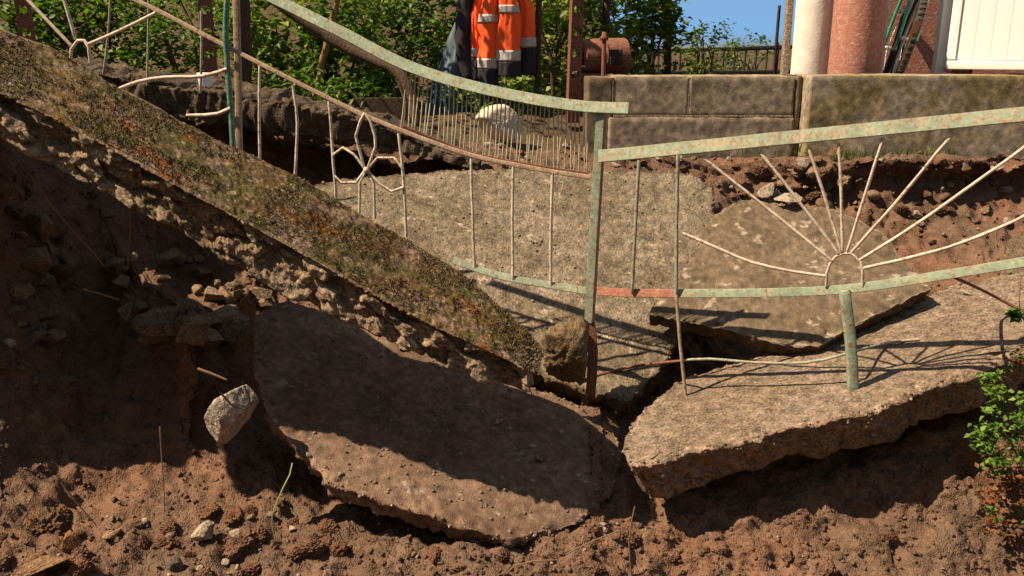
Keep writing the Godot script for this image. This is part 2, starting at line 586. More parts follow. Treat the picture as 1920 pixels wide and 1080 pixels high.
# ---------------------------------------------------------------- the ground
const COLS := [-2600, -1300, -600, -250, 0, 180, 350, 520, 750, 950, 1120, 1200, 1350, 1500, 1680, 1850, 2050, 2700, 4000]
func ground_rows(px: float) -> Array:
	var t := {
		-600: [[1080, 2.6], [930, 2.85], [760, 3.0], [500, 3.08], [280, 3.12], [160, 3.2], [130, 3.4], [120, 3.9], [115, 4.7]],
		-250: [[1080, 2.65], [970, 2.95], [820, 3.12], [620, 3.2], [420, 3.27], [260, 3.3], [165, 3.45], [135, 3.9], [120, 4.7]],
		0: [[1080, 2.7], [985, 2.95], [860, 3.2], [700, 3.42], [560, 3.65], [430, 3.9], [310, 4.2], [190, 4.4], [150, 4.8]],
		180: [[1080, 2.75], [985, 3.05], [885, 3.35], [750, 3.72], [610, 4.2], [480, 4.65], [350, 4.9], [230, 4.95], [165, 5.15]],
		350: [[1080, 2.75], [975, 3.05], [895, 3.35], [765, 3.66], [660, 3.72], [560, 3.9], [530, 4.9], [340, 5.2], [190, 5.35]],
		520: [[1080, 2.75], [965, 3.05], [890, 3.35], [790, 3.95], [690, 4.5], [600, 5.0], [470, 5.2], [360, 5.3], [250, 5.45]],
		750: [[1080, 2.76], [1012, 2.92], [972, 3.15], [880, 3.55], [765, 4.0], [620, 4.35], [490, 4.65], [385, 4.95], [300, 5.45]],
		950: [[1080, 2.78], [1045, 2.87], [1012, 3.0], [915, 3.4], [810, 3.8], [660, 4.2], [520, 4.6], [395, 4.95], [298, 5.5]],
		1120: [[1080, 2.83], [1020, 2.95], [970, 3.06], [880, 3.3], [795, 3.56], [680, 4.0], [520, 4.6], [395, 4.95], [298, 5.55]],
		1200: [[1080, 2.9], [1015, 3.04], [955, 3.18], [890, 3.4], [805, 3.72], [665, 4.3], [520, 4.7], [395, 5.05], [298, 5.6]],
		1350: [[1080, 2.92], [1030, 3.02], [980, 3.13], [925, 3.28], [850, 3.5], [680, 4.3], [530, 4.9], [390, 5.4], [297, 5.8]],
		1500: [[1080, 2.92], [1010, 3.06], [945, 3.18], [880, 3.32], [800, 3.6], [645, 4.5], [495, 5.1], [375, 5.5], [296, 5.62]],
		1680: [[1080, 2.88], [990, 3.05], [915, 3.18], [840, 3.33], [760, 3.6], [610, 4.6], [470, 5.2], [338, 5.5], [298, 5.42]],
		1850: [[1080, 2.9], [965, 3.1], [875, 3.2], [800, 3.3], [700, 3.6], [550, 4.6], [450, 5.1], [335, 5.5], [300, 5.42]],
		2050: [[1080, 2.9], [960, 3.1], [860, 3.2], [770, 3.3], [680, 3.6], [530, 4.6], [440, 5.1], [335, 5.5], [300, 5.42]],
	}
	var key := int(clampf(px, -600, 2050))
	var out := []
	var wx := (px - 960.0) / F
	out.append(Vector3(wx * 12.0, 6.4, 8.0))              # the other side of the slip, behind the viewer
	out.append(Vector3(wx * 1.6, -0.1, -1.4))
	for q in t[key]:
		out.append(P(px, q[0], q[1]))
	var g := 1.32 if px < 600 else (1.12 if px < 1000 else 1.0)
	out.append(Vector3(wx * 6.05, g, -6.05))
	out.append(Vector3(wx * 6.6, maxf(g, 1.22), -6.6))
	var hill := clampf((1180.0 - px) / 160.0, 0, 1)
	out.append(Vector3(wx * 9.0, 1.25, -9.0))
	out.append(Vector3(wx * 14.0, 1.25 + 2.6 * hill, -14.0))
	out.append(Vector3(wx * 70.0, 0.9 + 7.0 * hill, -70.0))
	out.append(Vector3(wx * 900.0, -6.0, -900.0))
	return out

func make_ground() -> void:
	var rows := []
	for px in COLS: rows.append(ground_rows(px))
	# dense columns
	var us := []
	for i in COLS.size() - 1:
		var w: float = COLS[i + 1] - COLS[i]
		var inside: bool = COLS[i + 1] > -300 and COLS[i] < 2050
		var n := maxi(2, int(w / (5.0 if inside else 60.0)))
		for j in n: us.append([i, float(j) / n])
	us.append([COLS.size() - 2, 1.0])
	var nrow: int = rows[0].size()
	var vs := []
	var cnt := [3, 26, 30, 26, 36, 36, 36, 34, 30, 32, 36, 36, 16, 14, 8, 6, 6, 6, 4]
	for r in nrow - 1:
		var n: int = cnt[r]
		for j in n: vs.append([r, float(j) / n])
	vs.append([nrow - 2, 1.0])
	var nu := us.size()
	var nv := vs.size()
	var v := PackedVector3Array()
	v.resize(nu * nv)
	for a in nu:
		var i: int = us[a][0]
		var f: float = us[a][1]
		f = f * f * (3 - 2 * f) * 0.5 + f * 0.5
		var L := []
		for r in nrow: L.append(rows[i][r].lerp(rows[i + 1][r], f))
		for e in nv:
			var r: int = vs[e][0]
			var len: float = L[r].distance_to(L[r + 1])
			var before: Vector3 = L[r] + (L[maxi(r - 1, 0)] - L[r]).limit_length(len)
			var after: Vector3 = L[r + 1] + (L[mini(r + 2, nrow - 1)] - L[r + 1]).limit_length(len)
			var p: Vector3 = L[r].cubic_interpolate(L[r + 1], before, after, vs[e][1]) if r < 14 else L[r].lerp(L[r + 1], vs[e][1])
			v[a * nv + e] = p
	# push the surface about: lumps, gullies and clods
	var q := v.duplicate()
	for a in range(1, nu - 1):
		for e in range(1, nv - 1):
			var k := a * nv + e
			var p := v[k]
			var d := -p.z
			if d < 0.3 or d > 9.0: continue
			var n := (v[k + nv] - v[k - nv]).cross(v[k + 1] - v[k - 1]).normalized()
			if n.y < 0 and n.z < 0: n = -n
			var s := 0.075 * na.get_noise_3d(p.x * 22, p.y * 22, p.z * 22)
			s += 0.06 * nc.get_noise_3d(p.x * 60, p.y * 60, p.z * 60)
			s += 0.035 * nc.get_noise_3d(p.x * 125 + 9, p.y * 125, p.z * 125)
			s += 0.028 * nb.get_noise_3d(p.x * 130, p.y * 60, p.z * 130)
			s += (0.026 if p.x < -0.6 else 0.016) * nc.get_noise_3d(p.x * 260, p.y * 260, p.z * 260)
			s += (0.04 * na.get_noise_3d(p.x * 150, p.y * 70, p.z * 150) if d > 4.6 else 0.0)
			s += 0.010 * nb.get_noise_3d(p.x * 520, p.y * 520, p.z * 520)
			if d > 5.7: s *= 0.4
			q[k] = p + n * s
	var c := PackedColorArray()
	c.resize(nu * nv)
	for k in nu * nv:
		var p := q[k]
		var f := clampf(0.45 + 1.3 * na.get_noise_3d(p.x * 25 + 7, p.y * 25, p.z * 25), 0, 1)
		var h := clampf(0.3 + 1.6 * nb.get_noise_3d(p.x * 90, p.y * 90 + 31, p.z * 90), 0, 1)
		var col := Color(0.25, 0.136, 0.09).lerp(Color(0.18, 0.118, 0.085), f).lerp(Color(0.30, 0.195, 0.135), h * 0.4)
		if -p.z > 5.95: col = col.lerp(Color(0.10, 0.085, 0.045), 0.6)
		if p.z > 0.5: col = Color(0.045, 0.062, 0.022)          # overgrown slope
		c[k] = col
	var idx := PackedInt32Array()
	idx.resize((nu - 1) * (nv - 1) * 6)
	var w := 0
	for a in nu - 1:
		for e in nv - 1:
			var k := a * nv + e
			idx[w] = k
			idx[w + 1] = k + 1
			idx[w + 2] = k + nv
			idx[w + 3] = k + nv
			idx[w + 4] = k + 1
			idx[w + 5] = k + nv + 1
			w += 6
	var mesh := build(q, idx, c)
	structure("ground", mesh, M.soil)
	var nn: PackedVector3Array = mesh.surface_get_arrays(0)[Mesh.ARRAY_NORMAL]
	ground_flip = nn[(nu / 2) * nv + 40].y < 0
	if ground_flip: print("ground normals point down")
	for k in q.size():
		if -q[k].z < 9.0: remember(q[k], -nn[k] if ground_flip else nn[k], true)
	gv = q
	gn = nn
var ground_flip := false
var gv: PackedVector3Array
var gn: PackedVector3Array

# ---------------------------------------------------------------- slabs
var planes := {}
func make_slab(called: String, pl: Plane, outline: Array, thick: float, o: Dictionary, label: String, category := "slab") -> void:
	var pts := []
	for q in outline: pts.append(hit(q[0], q[1], pl))
	var sl := solo(called, slab_mesh(pts, pl.normal, thick, o), M.mud if o.has("skin") else M.concrete, label, category, "broken concrete slabs")
	if o.has("stones"): exposed_stones(sl, o.stones)

func make_slabs() -> void:
	planes.C = plane3([700, 335, 4.85], [1300, 325, 4.95], [1150, 745, 3.72])
	make_slab("concrete_slab", planes.C, [[560, 350], [640, 335], [820, 318], [960, 312], [1120, 316], [1300, 322], [1338, 350], [1345, 410], [1320, 530], [1272, 645], [1225, 712], [1178, 752], [1100, 735], [980, 690], [900, 640], [760, 520], [640, 430]], 0.29,
		{"seed": 3, "litter": 0.05, "lip": 0.02, "side": 0.03, "fleck": 0.5, "base": Color(0.35, 0.295, 0.235), "stones": 900, "edge": Color(0.21, 0.15, 0.095), "dirt": Color(0.25, 0.20, 0.145), "dirt_w": 0.7, "under": 0.03, "bump": 0.006, "rings": 70, "moss_w": 0.25}, "large sagging grey concrete path slab behind the fence bars")
	planes.D = plane3([1352, 392, 4.55], [1216, 588, 3.95], [1520, 648, 3.66])
	make_slab("concrete_slab", planes.D, [[1352, 392], [1392, 374], [1470, 380], [1562, 390], [1615, 412], [1662, 440], [1688, 478], [1722, 512], [1748, 540], [1620, 600], [1535, 648], [1495, 650], [1360, 618], [1216, 588], [1222, 572], [1262, 535], [1282, 500], [1310, 455], [1322, 420]], 0.085,
		{"seed": 5, "skin": true, "lip": 0.007, "lipc": Color(0.40, 0.31, 0.23), "fleck": 0.42, "base": Color(0.25, 0.19, 0.135), "edge": Color(0.17, 0.115, 0.075), "dirt": Color(0.17, 0.125, 0.08), "dirt_w": 0.55, "rag": 0.006, "side": 0.009, "under": 0.01, "bump": 0.003, "rings": 50}, "tilted pale concrete slab with broken corner under the fan of rods")
	planes.E = plane3([1195, 860, 3.12], [1920, 640, 3.4], [1800, 545, 4.0])
	make_slab("concrete_slab", planes.E, [[1184, 872], [1164, 836], [1192, 775], [1260, 715], [1330, 690], [1430, 662], [1560, 612], [1700, 562], [1800, 530], [1920, 505], [2040, 480], [2080, 590], [1920, 660], [1800, 705], [1680, 748], [1640, 768], [1600, 775], [1480, 800], [1370, 828], [1290, 845], [1245, 862]], 0.17,
		{"seed": 7, "lip": 0.034, "lipc": Color(0.44, 0.325, 0.25), "stones": 1300, "base": Color(0.33, 0.26, 0.205), "edge": Color(0.36, 0.265, 0.19), "dirt": Color(0.25, 0.18, 0.12), "dirt_w": 0.5, "side": 0.016, "rag": 0.007, "under": 0.05, "bump": 0.005, "rings": 56}, "long pebbly concrete slab sloping up to right beneath short green post")
	planes.B = plane3([480, 600, 3.85], [960, 1010, 2.95], [500, 770, 3.32])
	make_slab("concrete_slab", planes.B, [[474, 588], [540, 560], [700, 610], [900, 690], [1060, 745], [1142, 792], [1170, 850], [1150, 920], [1090, 975], [960, 1014], [860, 985], [740, 945], [612, 905], [600, 880], [545, 825], [500, 770], [478, 690]], 0.1,
		{"seed": 9, "skin": true, "litter": 0.12, "fleck": 0.55, "lip": 0.016, "stones": 1500, "rag": 0.006, "base": Color(0.32, 0.215, 0.155), "edge": Color(0.38, 0.25, 0.18), "dirt": Color(0.21, 0.13, 0.09), "dirt_w": 0.8, "side": 0.016, "under": 0.03, "bump": 0.006, "rings": 50}, "lower concrete slab half in shade of the mossy kerb, ragged front edge")
	planes.G = plane3([1900, 450, 4.7], [1960, 450, 4.7], [1900, 505, 4.45])
	make_slab("concrete_slab", planes.G, [[1878, 500], [1886, 450], [1900, 442], [1990, 436], [2010, 520], [1880, 520]], 0.08,
		{"seed": 12, "base": Color(0.25, 0.19, 0.13), "rag": 0.008, "side": 0.01, "rings": 16}, "grey slab corner jutting from the soil at right edge")

func make_kerb() -> void:                  # the long mossy kerb beam
	var pl := plane3([0, 60, 3.52], [985, 620, 3.38], [700, 558, 3.02])
	planes.A = pl
	var back := [[-500, -190], [-200, -40], [0, 52], [100, 88], [200, 150], [320, 212], [430, 270], [560, 328], [640, 375], [700, 412], [790, 462], [870, 510], [930, 562], [985, 612], [1014, 652]]
	var front := [[-500, -60], [-200, 80], [0, 172], [100, 218], [200, 272], [310, 335], [400, 382], [500, 436], [580, 480], [650, 522], [730, 566], [810, 608], [880, 640], [950, 672], [1012, 708]]
	var drop := [105, 105, 105, 105, 100, 100, 108, 108, 100, 90, 84, 76, 72, 62, 46]
	var n := pl.normal
	var bp := []
	var fp := []
	var lo := []
	for i in back.size():
		bp.append(hit(back[i][0], back[i][1], pl))
		fp.append(hit(front[i][0], front[i][1], pl))
		lo.append(P(front[i][0] + 14, front[i][1] + drop[i], -fp[i].z - 0.005))
	var st := []
	for i in bp.size() - 1:
		var m := maxi(2, int(bp[i].distance_to(bp[i + 1]) / 0.0065))
		for j in m: st.append([i, float(j) / m])
	st.append([bp.size() - 2, 1.0])
	var rings := []
	var cols := []
	var tops := []
	var rusty := [[hit(605, 425, pl), 0.075], [hit(885, 578, pl), 0.06], [hit(240, 238, pl), 0.04], [hit(545, 405, pl), 0.05]]
	var NT := 44
	var NS := 40
	for s in st:
		var i: int = s[0]
		var b: Vector3 = bp[i].lerp(bp[i + 1], s[1])
		var f: Vector3 = fp[i].lerp(fp[i + 1], s[1])
		var low: Vector3 = lo[i].lerp(lo[i + 1], s[1])
		var across := (f - b).normalized()
		var ring := PackedVector3Array()
		var col := PackedColorArray()
		var sec := []
		for j in NT + 1: sec.append([b.lerp(f, float(j) / NT), n, 0])
		for j in range(1, NS + 1):
			var k := float(j) / NS
			sec.append([f.lerp(low, k), across, 1])
		var end_f: Vector3 = sec[-1][0]
		var back_w := clampf((b.x + 1.15) / -0.25, 0, 1)      # upper stretch is wider underneath
		var end_b: Vector3 = b - n * (0.2 + 0.1 * back_w) - across * 0.72 * back_w
		for j in range(1, 7): sec.append([end_f.lerp(end_b, j / 7.0), -n, 2])
		for j in 7: sec.append([end_b.lerp(b, j / 7.0), -across, 2])
		for e in sec.size():
			var p: Vector3 = sec[e][0]
			var kind: int = sec[e][2]
			var q := p * 100.0
			var amt := 0.0
			var flake := 0.0
			if kind == 0:
				var rim := minf(float(e) / NT, 1.0 - float(e) / NT)
				amt = 0.006 * na.get_noise_3dv(q * 0.5) + 0.006 * nb.get_noise_3dv(q * 2.2) + 0.005 * nb.get_noise_3dv(q * 6.5)
				amt -= 0.010 * pow(1.0 - clampf(rim / 0.05, 0, 1), 2)
			elif kind == 1:
				var al := p.x * 0.87 - p.y * 0.5
				var ac := p.x * 0.5 + p.y * 0.87 + 0.02 * na.get_noise_3dv(q * 1.5)
				flake = nr.get_noise_2d(al * 130.0, ac * 330.0)
				amt = 0.02 * nc.get_noise_3dv(q * 0.9) + 0.024 * flake + 0.016 * nr.get_noise_2d(al * 300.0 + 70.0, ac * 600.0) + 0.02 * na.get_noise_3dv(q * 1.3) + 0.008 * nb.get_noise_3dv(q * 5.0)
				amt = (amt - 0.012) * clampf((e - NT) / 4.0, 0, 1)
			else:
				amt = 0.02 * na.get_noise_3dv(q)
			p += (sec[e][1] as Vector3) * amt
			var base := Color(0.25, 0.18, 0.12)
			if kind == 0:
				var mo := clampf(0.85 + 1.4 * na.get_noise_3dv(q * 0.55 + Vector3(9, 9, 9)) + 0.9 * nb.get_noise_3dv(q * 1.9), 0, 1)
				var grn := clampf(0.35 + 1.9 * nb.get_noise_3dv(q * 0.75 + Vector3(50, 0, 0)), 0, 1)
				var red := clampf((na.get_noise_3dv(q * 0.62 + Vector3(0, 120, 40)) - 0.36) * 6.0, 0, 1)
				for spot in rusty: red = maxf(red, clampf(1.3 - p.distance_to(spot[0]) / spot[1] + 0.8 * nb.get_noise_3dv(q * 2.5), 0, 1))
				base = Color(0.31, 0.215, 0.155).lerp(Color(0.17, 0.108, 0.042).lerp(Color(0.125, 0.112, 0.035), grn), mo)
				base = base.lerp(Color(0.30, 0.10, 0.022), red * 0.9)
				var fl := nb.get_noise_3dv(q * 6.0)
				if fl > 0.38: base = base.lerp(Color(0.45, 0.34, 0.26), 0.7)
			else:
				base = Color(0.43, 0.335, 0.245).lerp(Color(0.25, 0.175, 0.115), clampf(0.45 - 0.45 * flake + 0.9 * na.get_noise_3dv(q * 0.9), 0, 1))
			var g := 1.0 + 0.3 * nb.get_noise_3dv(q * 3.1 + Vector3(5, 5, 5))
			ring.append(p)
			col.append(Color(base.r * g, base.g * g, base.b * g))
			if kind == 0 and e > 1 and e < NT - 1: tops.append([p, base])
			if kind < 2 and e % 2 == 0: remember(p, sec[e][1])
		rings.append(ring)
		cols.append(col)
	# ragged end: pull the last sections in
	var last := rings.size() - 1
	for r in 9:
		var ring: PackedVector3Array = rings[last - r]
		var cen := Vector3.ZERO
		for p in ring: cen += p
		cen /= ring.size()
		for j in ring.size():
			ring[j] = cen + (ring[j] - cen) * (0.55 + 0.05 * r) + Vector3(0.05, -0.02, 0.02) * nc.get_noise_3dv(ring[j] * 130.0)
		rings[last - r] = ring
	var kb := solo("kerb_beam", loft(rings, cols), M.concrete, "long mossy concrete kerb beam sloping down from upper left", "kerb")
	var mv := PackedVector3Array()
	var mc := PackedColorArray()
	var mi := PackedInt32Array()
	for i in 60000:                                     # moss: tiny upright blades where it has taken hold
		var tp: Array = tops[rng.randi() % tops.size()]
		var p: Vector3 = tp[0] + Vector3(rng.randf_range(-0.004, 0.004), 0, rng.randf_range(-0.004, 0.004))
		if nb.get_noise_3dv(p * 55.0) + 0.6 * na.get_noise_3dv(p * 200.0) < -0.12: continue
		var h := rng.randf_range(0.003, 0.009)
		var a := rng.randf() * TAU
		var sd := Vector3(cos(a), 0.1, sin(a)) * 0.0028
		var k0 := mv.size()
		mv.append_array(PackedVector3Array([p - sd - n * 0.003, p + sd - n * 0.003, p + n * h + Vector3(rng.randf_range(-1, 1), rng.randf_range(-0.3, 0.3), rng.randf_range(-1, 1)) * h * 0.7]))
		mi.append_array(PackedInt32Array([k0, k0 + 1, k0 + 2]))
		var cl: Color = (tp[1] as Color).lerp(Color(0.13, 0.108, 0.034), 0.55)
		var g := rng.randf_range(0.6, 1.35)
		for j in 3: mc.append(Color(cl.r * g, cl.g * g, cl.b * g))
	var mo_o := part("moss", build(mv, mi, mc, n), M.moss, kb)
	mo_o.set_meta("kind", "stuff")
	# the dark crusted path edge behind
	var bk := [[60, 92], [250, 128], [400, 150], [560, 176], [700, 208], [800, 250], [905, 292]]
	var bh := [0.22, 0.24, 0.26, 0.25, 0.2, 0.14, 0.06]
	rings = []
	cols = []
	var pp := []
	for i in bk.size(): pp.append(P(bk[i][0], bk[i][1], 5.25 - 0.0 * i))
	for i in pp.size() - 1:
		var m := int(pp[i].distance_to(pp[i + 1]) / 0.011)
		for j in m:
			var b: Vector3 = pp[i].lerp(pp[i + 1], float(j) / m)
			var th := lerpf(bh[i], bh[i + 1], float(j) / m)
			var ring := PackedVector3Array()
			var col := PackedColorArray()
			for k in 64:
				var a := TAU * k / 64
				var ca := cos(a)
				var sa := sin(a)
				var sq := Vector3(0, signf(sa) * pow(absf(sa), 0.3) * th * 0.5 - th * 0.5, signf(ca) * pow(absf(ca), 0.3) * 0.3)
				var p := b + sq
				var o := Vector3(0, sa, ca)
				var q := p * 100.0
				p += o * (0.07 * nc.get_noise_3dv(q * 0.8) + 0.02 * nr.get_noise_3dv(q * 0.9) + 0.03 * na.get_noise_3dv(q * 1.6) + 0.02 * nb.get_noise_3dv(q * 3.5))
				var g := 1.0 + 0.5 * na.get_noise_3dv(q * 1.1)
				ring.append(p)
				col.append(Color(0.15 * g, 0.115 * g, 0.083 * g))
				remember(p, o)
			rings.append(ring)
			cols.append(col)
	solo("path_edge", loft(rings, cols), M.concrete, "dark soil crusted old path edge below the garden greenery", "path edge")

# ---------------------------------------------------------------- stones
var stone_kinds := []
func make_stone_kinds() -> void:
	for i in 7: stone_kinds.append(stone_mesh(100 + i, 4, 1.0, 0.05, Vector3(1.0, 0.72 + 0.05 * (i % 3), 0.85)))
	for i in 4: stone_kinds.append(stone_mesh(200 + i, 3, 0.25, 0.05, Vector3(1.0, 0.7, 0.85)))
	for i in 4: stone_kinds.append(stone_mesh(300 + i, 4, 0.8, 0.3, Vector3(1.0, 0.8, 0.9)))

var tint_mats := {}
func stone_mat(c: Color, soil := false) -> StandardMaterial3D:
	var k := str(c) + str(soil)
	if not tint_mats.has(k):
		var m: StandardMaterial3D = (M.soil if soil else M.stone).duplicate()
		m.albedo_color = c.linear_to_srgb()
		tint_mats[k] = m
	return tint_mats[k]

func stone(px: float, py: float, size: float, c: Color, kind: int, label: String, group := "", called := "stone", stretch := Vector3.ONE, sink := 0.25, turn := -1.0) -> void:
	var g = ground_at(px, py)
	if g == null: return
	var o := MeshInstance3D.new()
	o.name = numbered(called)
	o.mesh = stone_kinds[kind]
	o.material_override = stone_mat(c, kind >= 11)
	add_child(o)
	var n: Vector3 = g[2]
	var a := rng.randf() * TAU if turn < 0 else turn
	o.basis = Basis.from_euler(Vector3(rng.randf_range(-0.5, 0.5) if turn < 0 else 0.0, a, rng.randf_range(-0.4, 0.4) if turn < 0 else 0.0)).scaled_local(stretch * size)
	o.position = g[1] + n * size * (0.45 - sink - (0.2 if called == "clod" else 0.0))
	tag(o, label, "stone" if called != "clod" else "clod", group)

func cluster(r: Rect2, count: int, s0: float, s1: float, tints: Array, kinds: Array, where: String, group: String, called := "stone", sink := 0.25) -> void:
	for i in count:
		var x := rng.randf_range(r.position.x, r.end.x)
		var y := rng.randf_range(r.position.y, r.end.y)
		var g = ground_at(x, y)
		var k := pow(rng.randf(), 2.0)
		var c: Color = tints[rng.randi() % tints.size()]
		var kind: int = kinds[rng.randi() % kinds.size()]
		var st := Vector3(rng.randf_range(0.8, 1.3), rng.randf_range(0.7, 1.0), 1.0)
		if g == null or not g[3]: continue
		var hue: String = {TAN: "tan", GREY: "grey", PALE: "pale", RED: "red", BROWN: "brown"}.get(c, "dull")
		var big := "tiny" if k < 0.1 else ("small" if k < 0.5 else "larger")
		var form := "angular " if kind < 7 else ("round " if kind < 11 else "crumbly ")
		stone(x, y, lerpf(s0, s1, k), c, kind, "%s %s %s%s %s" % [big, hue, form, called, where], group, called, st, sink)

const TAN := Color(0.34, 0.24, 0.16)
const GREY := Color(0.27, 0.205, 0.15)
const PALE := Color(0.52, 0.43, 0.36)
const RED := Color(0.245, 0.138, 0.092)
const BROWN := Color(0.20, 0.12, 0.075)

func make_stones() -> void:
	# singular ones
	bins[Vector2i(floori(430 / BIN), floori(770 / BIN))] = [3.1, P(430, 770, 3.1), Vector3(0, 0, 1), true]
	stone(430, 770, 0.13, Color(0.56, 0.48, 0.41), 5, "pale angular concrete lump caught at the lower slab's left corner", "", "concrete_lump", Vector3(0.9, 1.2, 0.8), 0.35, 0.6)
	stone(65, 430, 0.12, TAN, 0, "big dim tan stone in the cavity, uppermost", "", "stone", Vector3(1, 0.8, 1))
	stone(70, 500, 0.13, TAN, 3, "long tan block stone below the uppermost cavity stone", "", "stone", Vector3(1.1, 0.75, 1))
	stone(25, 545, 0.085, TAN, 5, "tan stone at left picture edge in the cavity", "", "stone")
	stone(20, 640, 0.035, PALE, 8, "small white pebble low in the cavity wall", "", "stone")
	stone(1643, 368, 0.055, Color(0.42, 0.28, 0.19), 7, "round tan cobble in the bank under the wall", "", "cobble", Vector3.ONE, 0.05)
	stone(1482, 380, 0.085, Color(0.6, 0.5, 0.4), 4, "flat white stone at the top edge of the tilted slab", "", "stone", Vector3(1.3, 0.45, 0.8), 0.0, 0.2)
	stone(1800, 545, 0.03, PALE, 1, "small beige chip where the two right slabs meet", "", "stone", Vector3(1.3, 0.6, 0.8))
	stone(385, 1000, 0.055, Color(0.62, 0.5, 0.4), 6, "white brick fragment lying in the loose soil", "", "brick_fragment", Vector3(1.2, 0.8, 0.8), 0.0)
	stone(140, 1030, 0.06, Color(0.40, 0.20, 0.09), 0, "orange clay shard standing in the loose soil", "", "clay_shard", Vector3(0.6, 1.3, 0.9), 0.0)
	stone(85, 985, 0.11, BROWN, 12, "large dark clod beside the orange clay shard", "", "clod", Vector3(1, 0.9, 1))
	stone(205, 1005, 0.04, Color(0.42, 0.27, 0.18), 3, "tan brick chip right of the orange clay shard", "", "brick_fragment", Vector3(1.2, 0.6, 0.9), 0.0)
	stone(330, 1058, 0.045, Color(0.20, 0.17, 0.15), 5, "dark grey shard below the white brick fragment", "", "stone", Vector3(0.8, 1.2, 0.6), 0.0)
	stone(440, 1000, 0.04, Color(0.50, 0.40, 0.32), 1, "pale brick chip right of the white brick fragment", "", "brick_fragment", Vector3(1.1, 0.9, 0.7), 0.0)
	stone(60, 1072, 0.11, Color(0.38, 0.24, 0.14), 4, "flat tan stone at the lower left picture corner", "", "stone", Vector3(1.5, 0.4, 0.8), 0.1)
	stone(1010, 860, 0.035, GREY, 3, "loose grey chip lying on the shaded lower slab", "", "stone", Vector3(1.2, 0.5, 0.8), 0.1)
	stone(945, 790, 0.022, PALE, 2, "pale splinter lying high on the shaded lower slab", "", "stone", Vector3(1.6, 0.5, 0.7), 0.0)
	stone(270, 972, 0.024, PALE, 8, "small white pebble on top of the soil heap", "", "stone")
	stone(420, 1045, 0.026, PALE, 9, "white pebble below the brick fragment", "", "stone")
	# rubble hanging under the kerb
	cluster(Rect2(225, 480, 270, 170), 46, 0.04, 0.125, [GREY, TAN, Color(0.33, 0.25, 0.18)], [0, 1, 2, 3, 4, 5, 6], "in the rubble heap under the mossy kerb", "rubble under the kerb", "rubble", 0.1)
	cluster(Rect2(0, 400, 130, 330), 28, 0.025, 0.075, [TAN, GREY, BROWN], [0, 1, 2, 4, 5, 8, 9], "in the dark cavity wall at far left", "stones in the cavity wall")
	cluster(Rect2(0, 280, 260, 120), 12, 0.025, 0.06, [BROWN, TAN], [1, 2, 5, 6, 11], "pressed in soil under the kerb's left end", "stones below the kerb's upper end")
	# bank under the wall
	cluster(Rect2(1150, 290, 440, 115), 150, 0.02, 0.085, [Color(0.30, 0.19, 0.13), RED, BROWN, TAN, PALE], [0, 1, 2, 3, 5, 6, 8, 11, 12, 13], "in the rubbly bank behind the right fence", "stones in the bank under the wall")
	cluster(Rect2(1540, 300, 360, 160), 110, 0.012, 0.05, [TAN, PALE, BROWN, RED, RED], [0, 2, 4, 8, 11, 12, 13], "in the reddish bank around the cobble", "pebbles in the bank")
	cluster(Rect2(640, 262, 480, 50), 34, 0.02, 0.055, [Color(0.34, 0.22, 0.16), TAN, RED, PALE], [0, 1, 2, 5, 6, 12, 13], "along the rear edge of the large slab", "rubble along the rear slab edge")
	# foreground soil
	cluster(Rect2(0, 960, 620, 120), 34, 0.010, 0.028, [PALE, TAN, GREY], [0, 1, 2, 8, 9, 10], "in the loose soil at lower left", "pebbles in the lower left soil")
	cluster(Rect2(620, 960, 1250, 120), 26, 0.008, 0.018, [PALE, TAN], [0, 2, 8, 9], "in the red soil below the slabs", "pebbles in the lower right soil")
	cluster(Rect2(0, 950, 620, 130), 40, 0.03, 0.075, [RED, Color(0.235, 0.122, 0.076)], [11, 12, 13, 14], "on the soil heap at lower left", "clods on the lower left heap", "clod")
	cluster(Rect2(620, 990, 1280, 90), 16, 0.03, 0.06, [RED, Color(0.235, 0.122, 0.076)], [11, 12, 13, 14], "on the slope below the slabs", "clods below the slabs", "clod")
	cluster(Rect2(960, 900, 200, 100), 14, 0.015, 0.035, [GREY, BROWN, PALE], [1, 2, 9, 11], "at the gap between lower and right slabs", "stones in the shaded gap")

func make_clods() -> void:                                   # uncountable crumbs of soil
	var k := 0
	for kind in [11, 12, 13, 14]:
		var xs := []
		var tries := 0
		while xs.size() < 3600 and tries < 60000:
			tries += 1
			var i := rng.randi() % gv.size()
			var p := gv[i]
			if -p.z < 1.6 or -p.z > 5.8: continue
			var q := pix(p)
			if q.x < -150 or q.x > 2070 or q.y > 1180: continue
			var s := 0.003 + 0.013 * pow(rng.randf(), 4.0)
			xs.append([p + gn[i] * s * 0.2, s, rng.randf()])
		var mm := MultiMesh.new()
		mm.transform_format = MultiMesh.TRANSFORM_3D
		mm.use_colors = true
		mm.mesh = clod_low[kind - 11]
		mm.instance_count = xs.size()
		for i in xs.size():
			mm.set_instance_transform(i, Transform3D(Basis.from_euler(Vector3(rng.randf() * 6, rng.randf() * 6, rng.randf() * 6)).scaled_local(Vector3.ONE * xs[i][1]), xs[i][0]))
			mm.set_instance_color(i, Color(0.245, 0.138, 0.092).lerp(Color(0.175, 0.118, 0.086), xs[i][2]))
		var o := MultiMeshInstance3D.new()
		o.multimesh = mm
		o.material_override = M.soil
		o.name = numbered("soil_crumbs")
		add_child(o)
		o.set_meta("kind", "stuff")
		tag(o, "loose crumbs of red soil scattered over the landslip", "soil", "loose soil crumbs")
var clod_low := []

# ---------------------------------------------------------------- the fence
func dleft(px: float) -> float: return lerpf(4.3, 3.72, clampf((px + 100) / 1215.0, -0.5, 1.2))
func dright(px: float) -> float: return lerpf(3.69, 3.08, (px - 1115) / 805.0)
func L(px: float, py: float, off := 0.0) -> Vector3: return P(px, py, dleft(px) + off)
func R(px: float, py: float, off := 0.0) -> Vector3: return P(px, py, dright(px) + off)

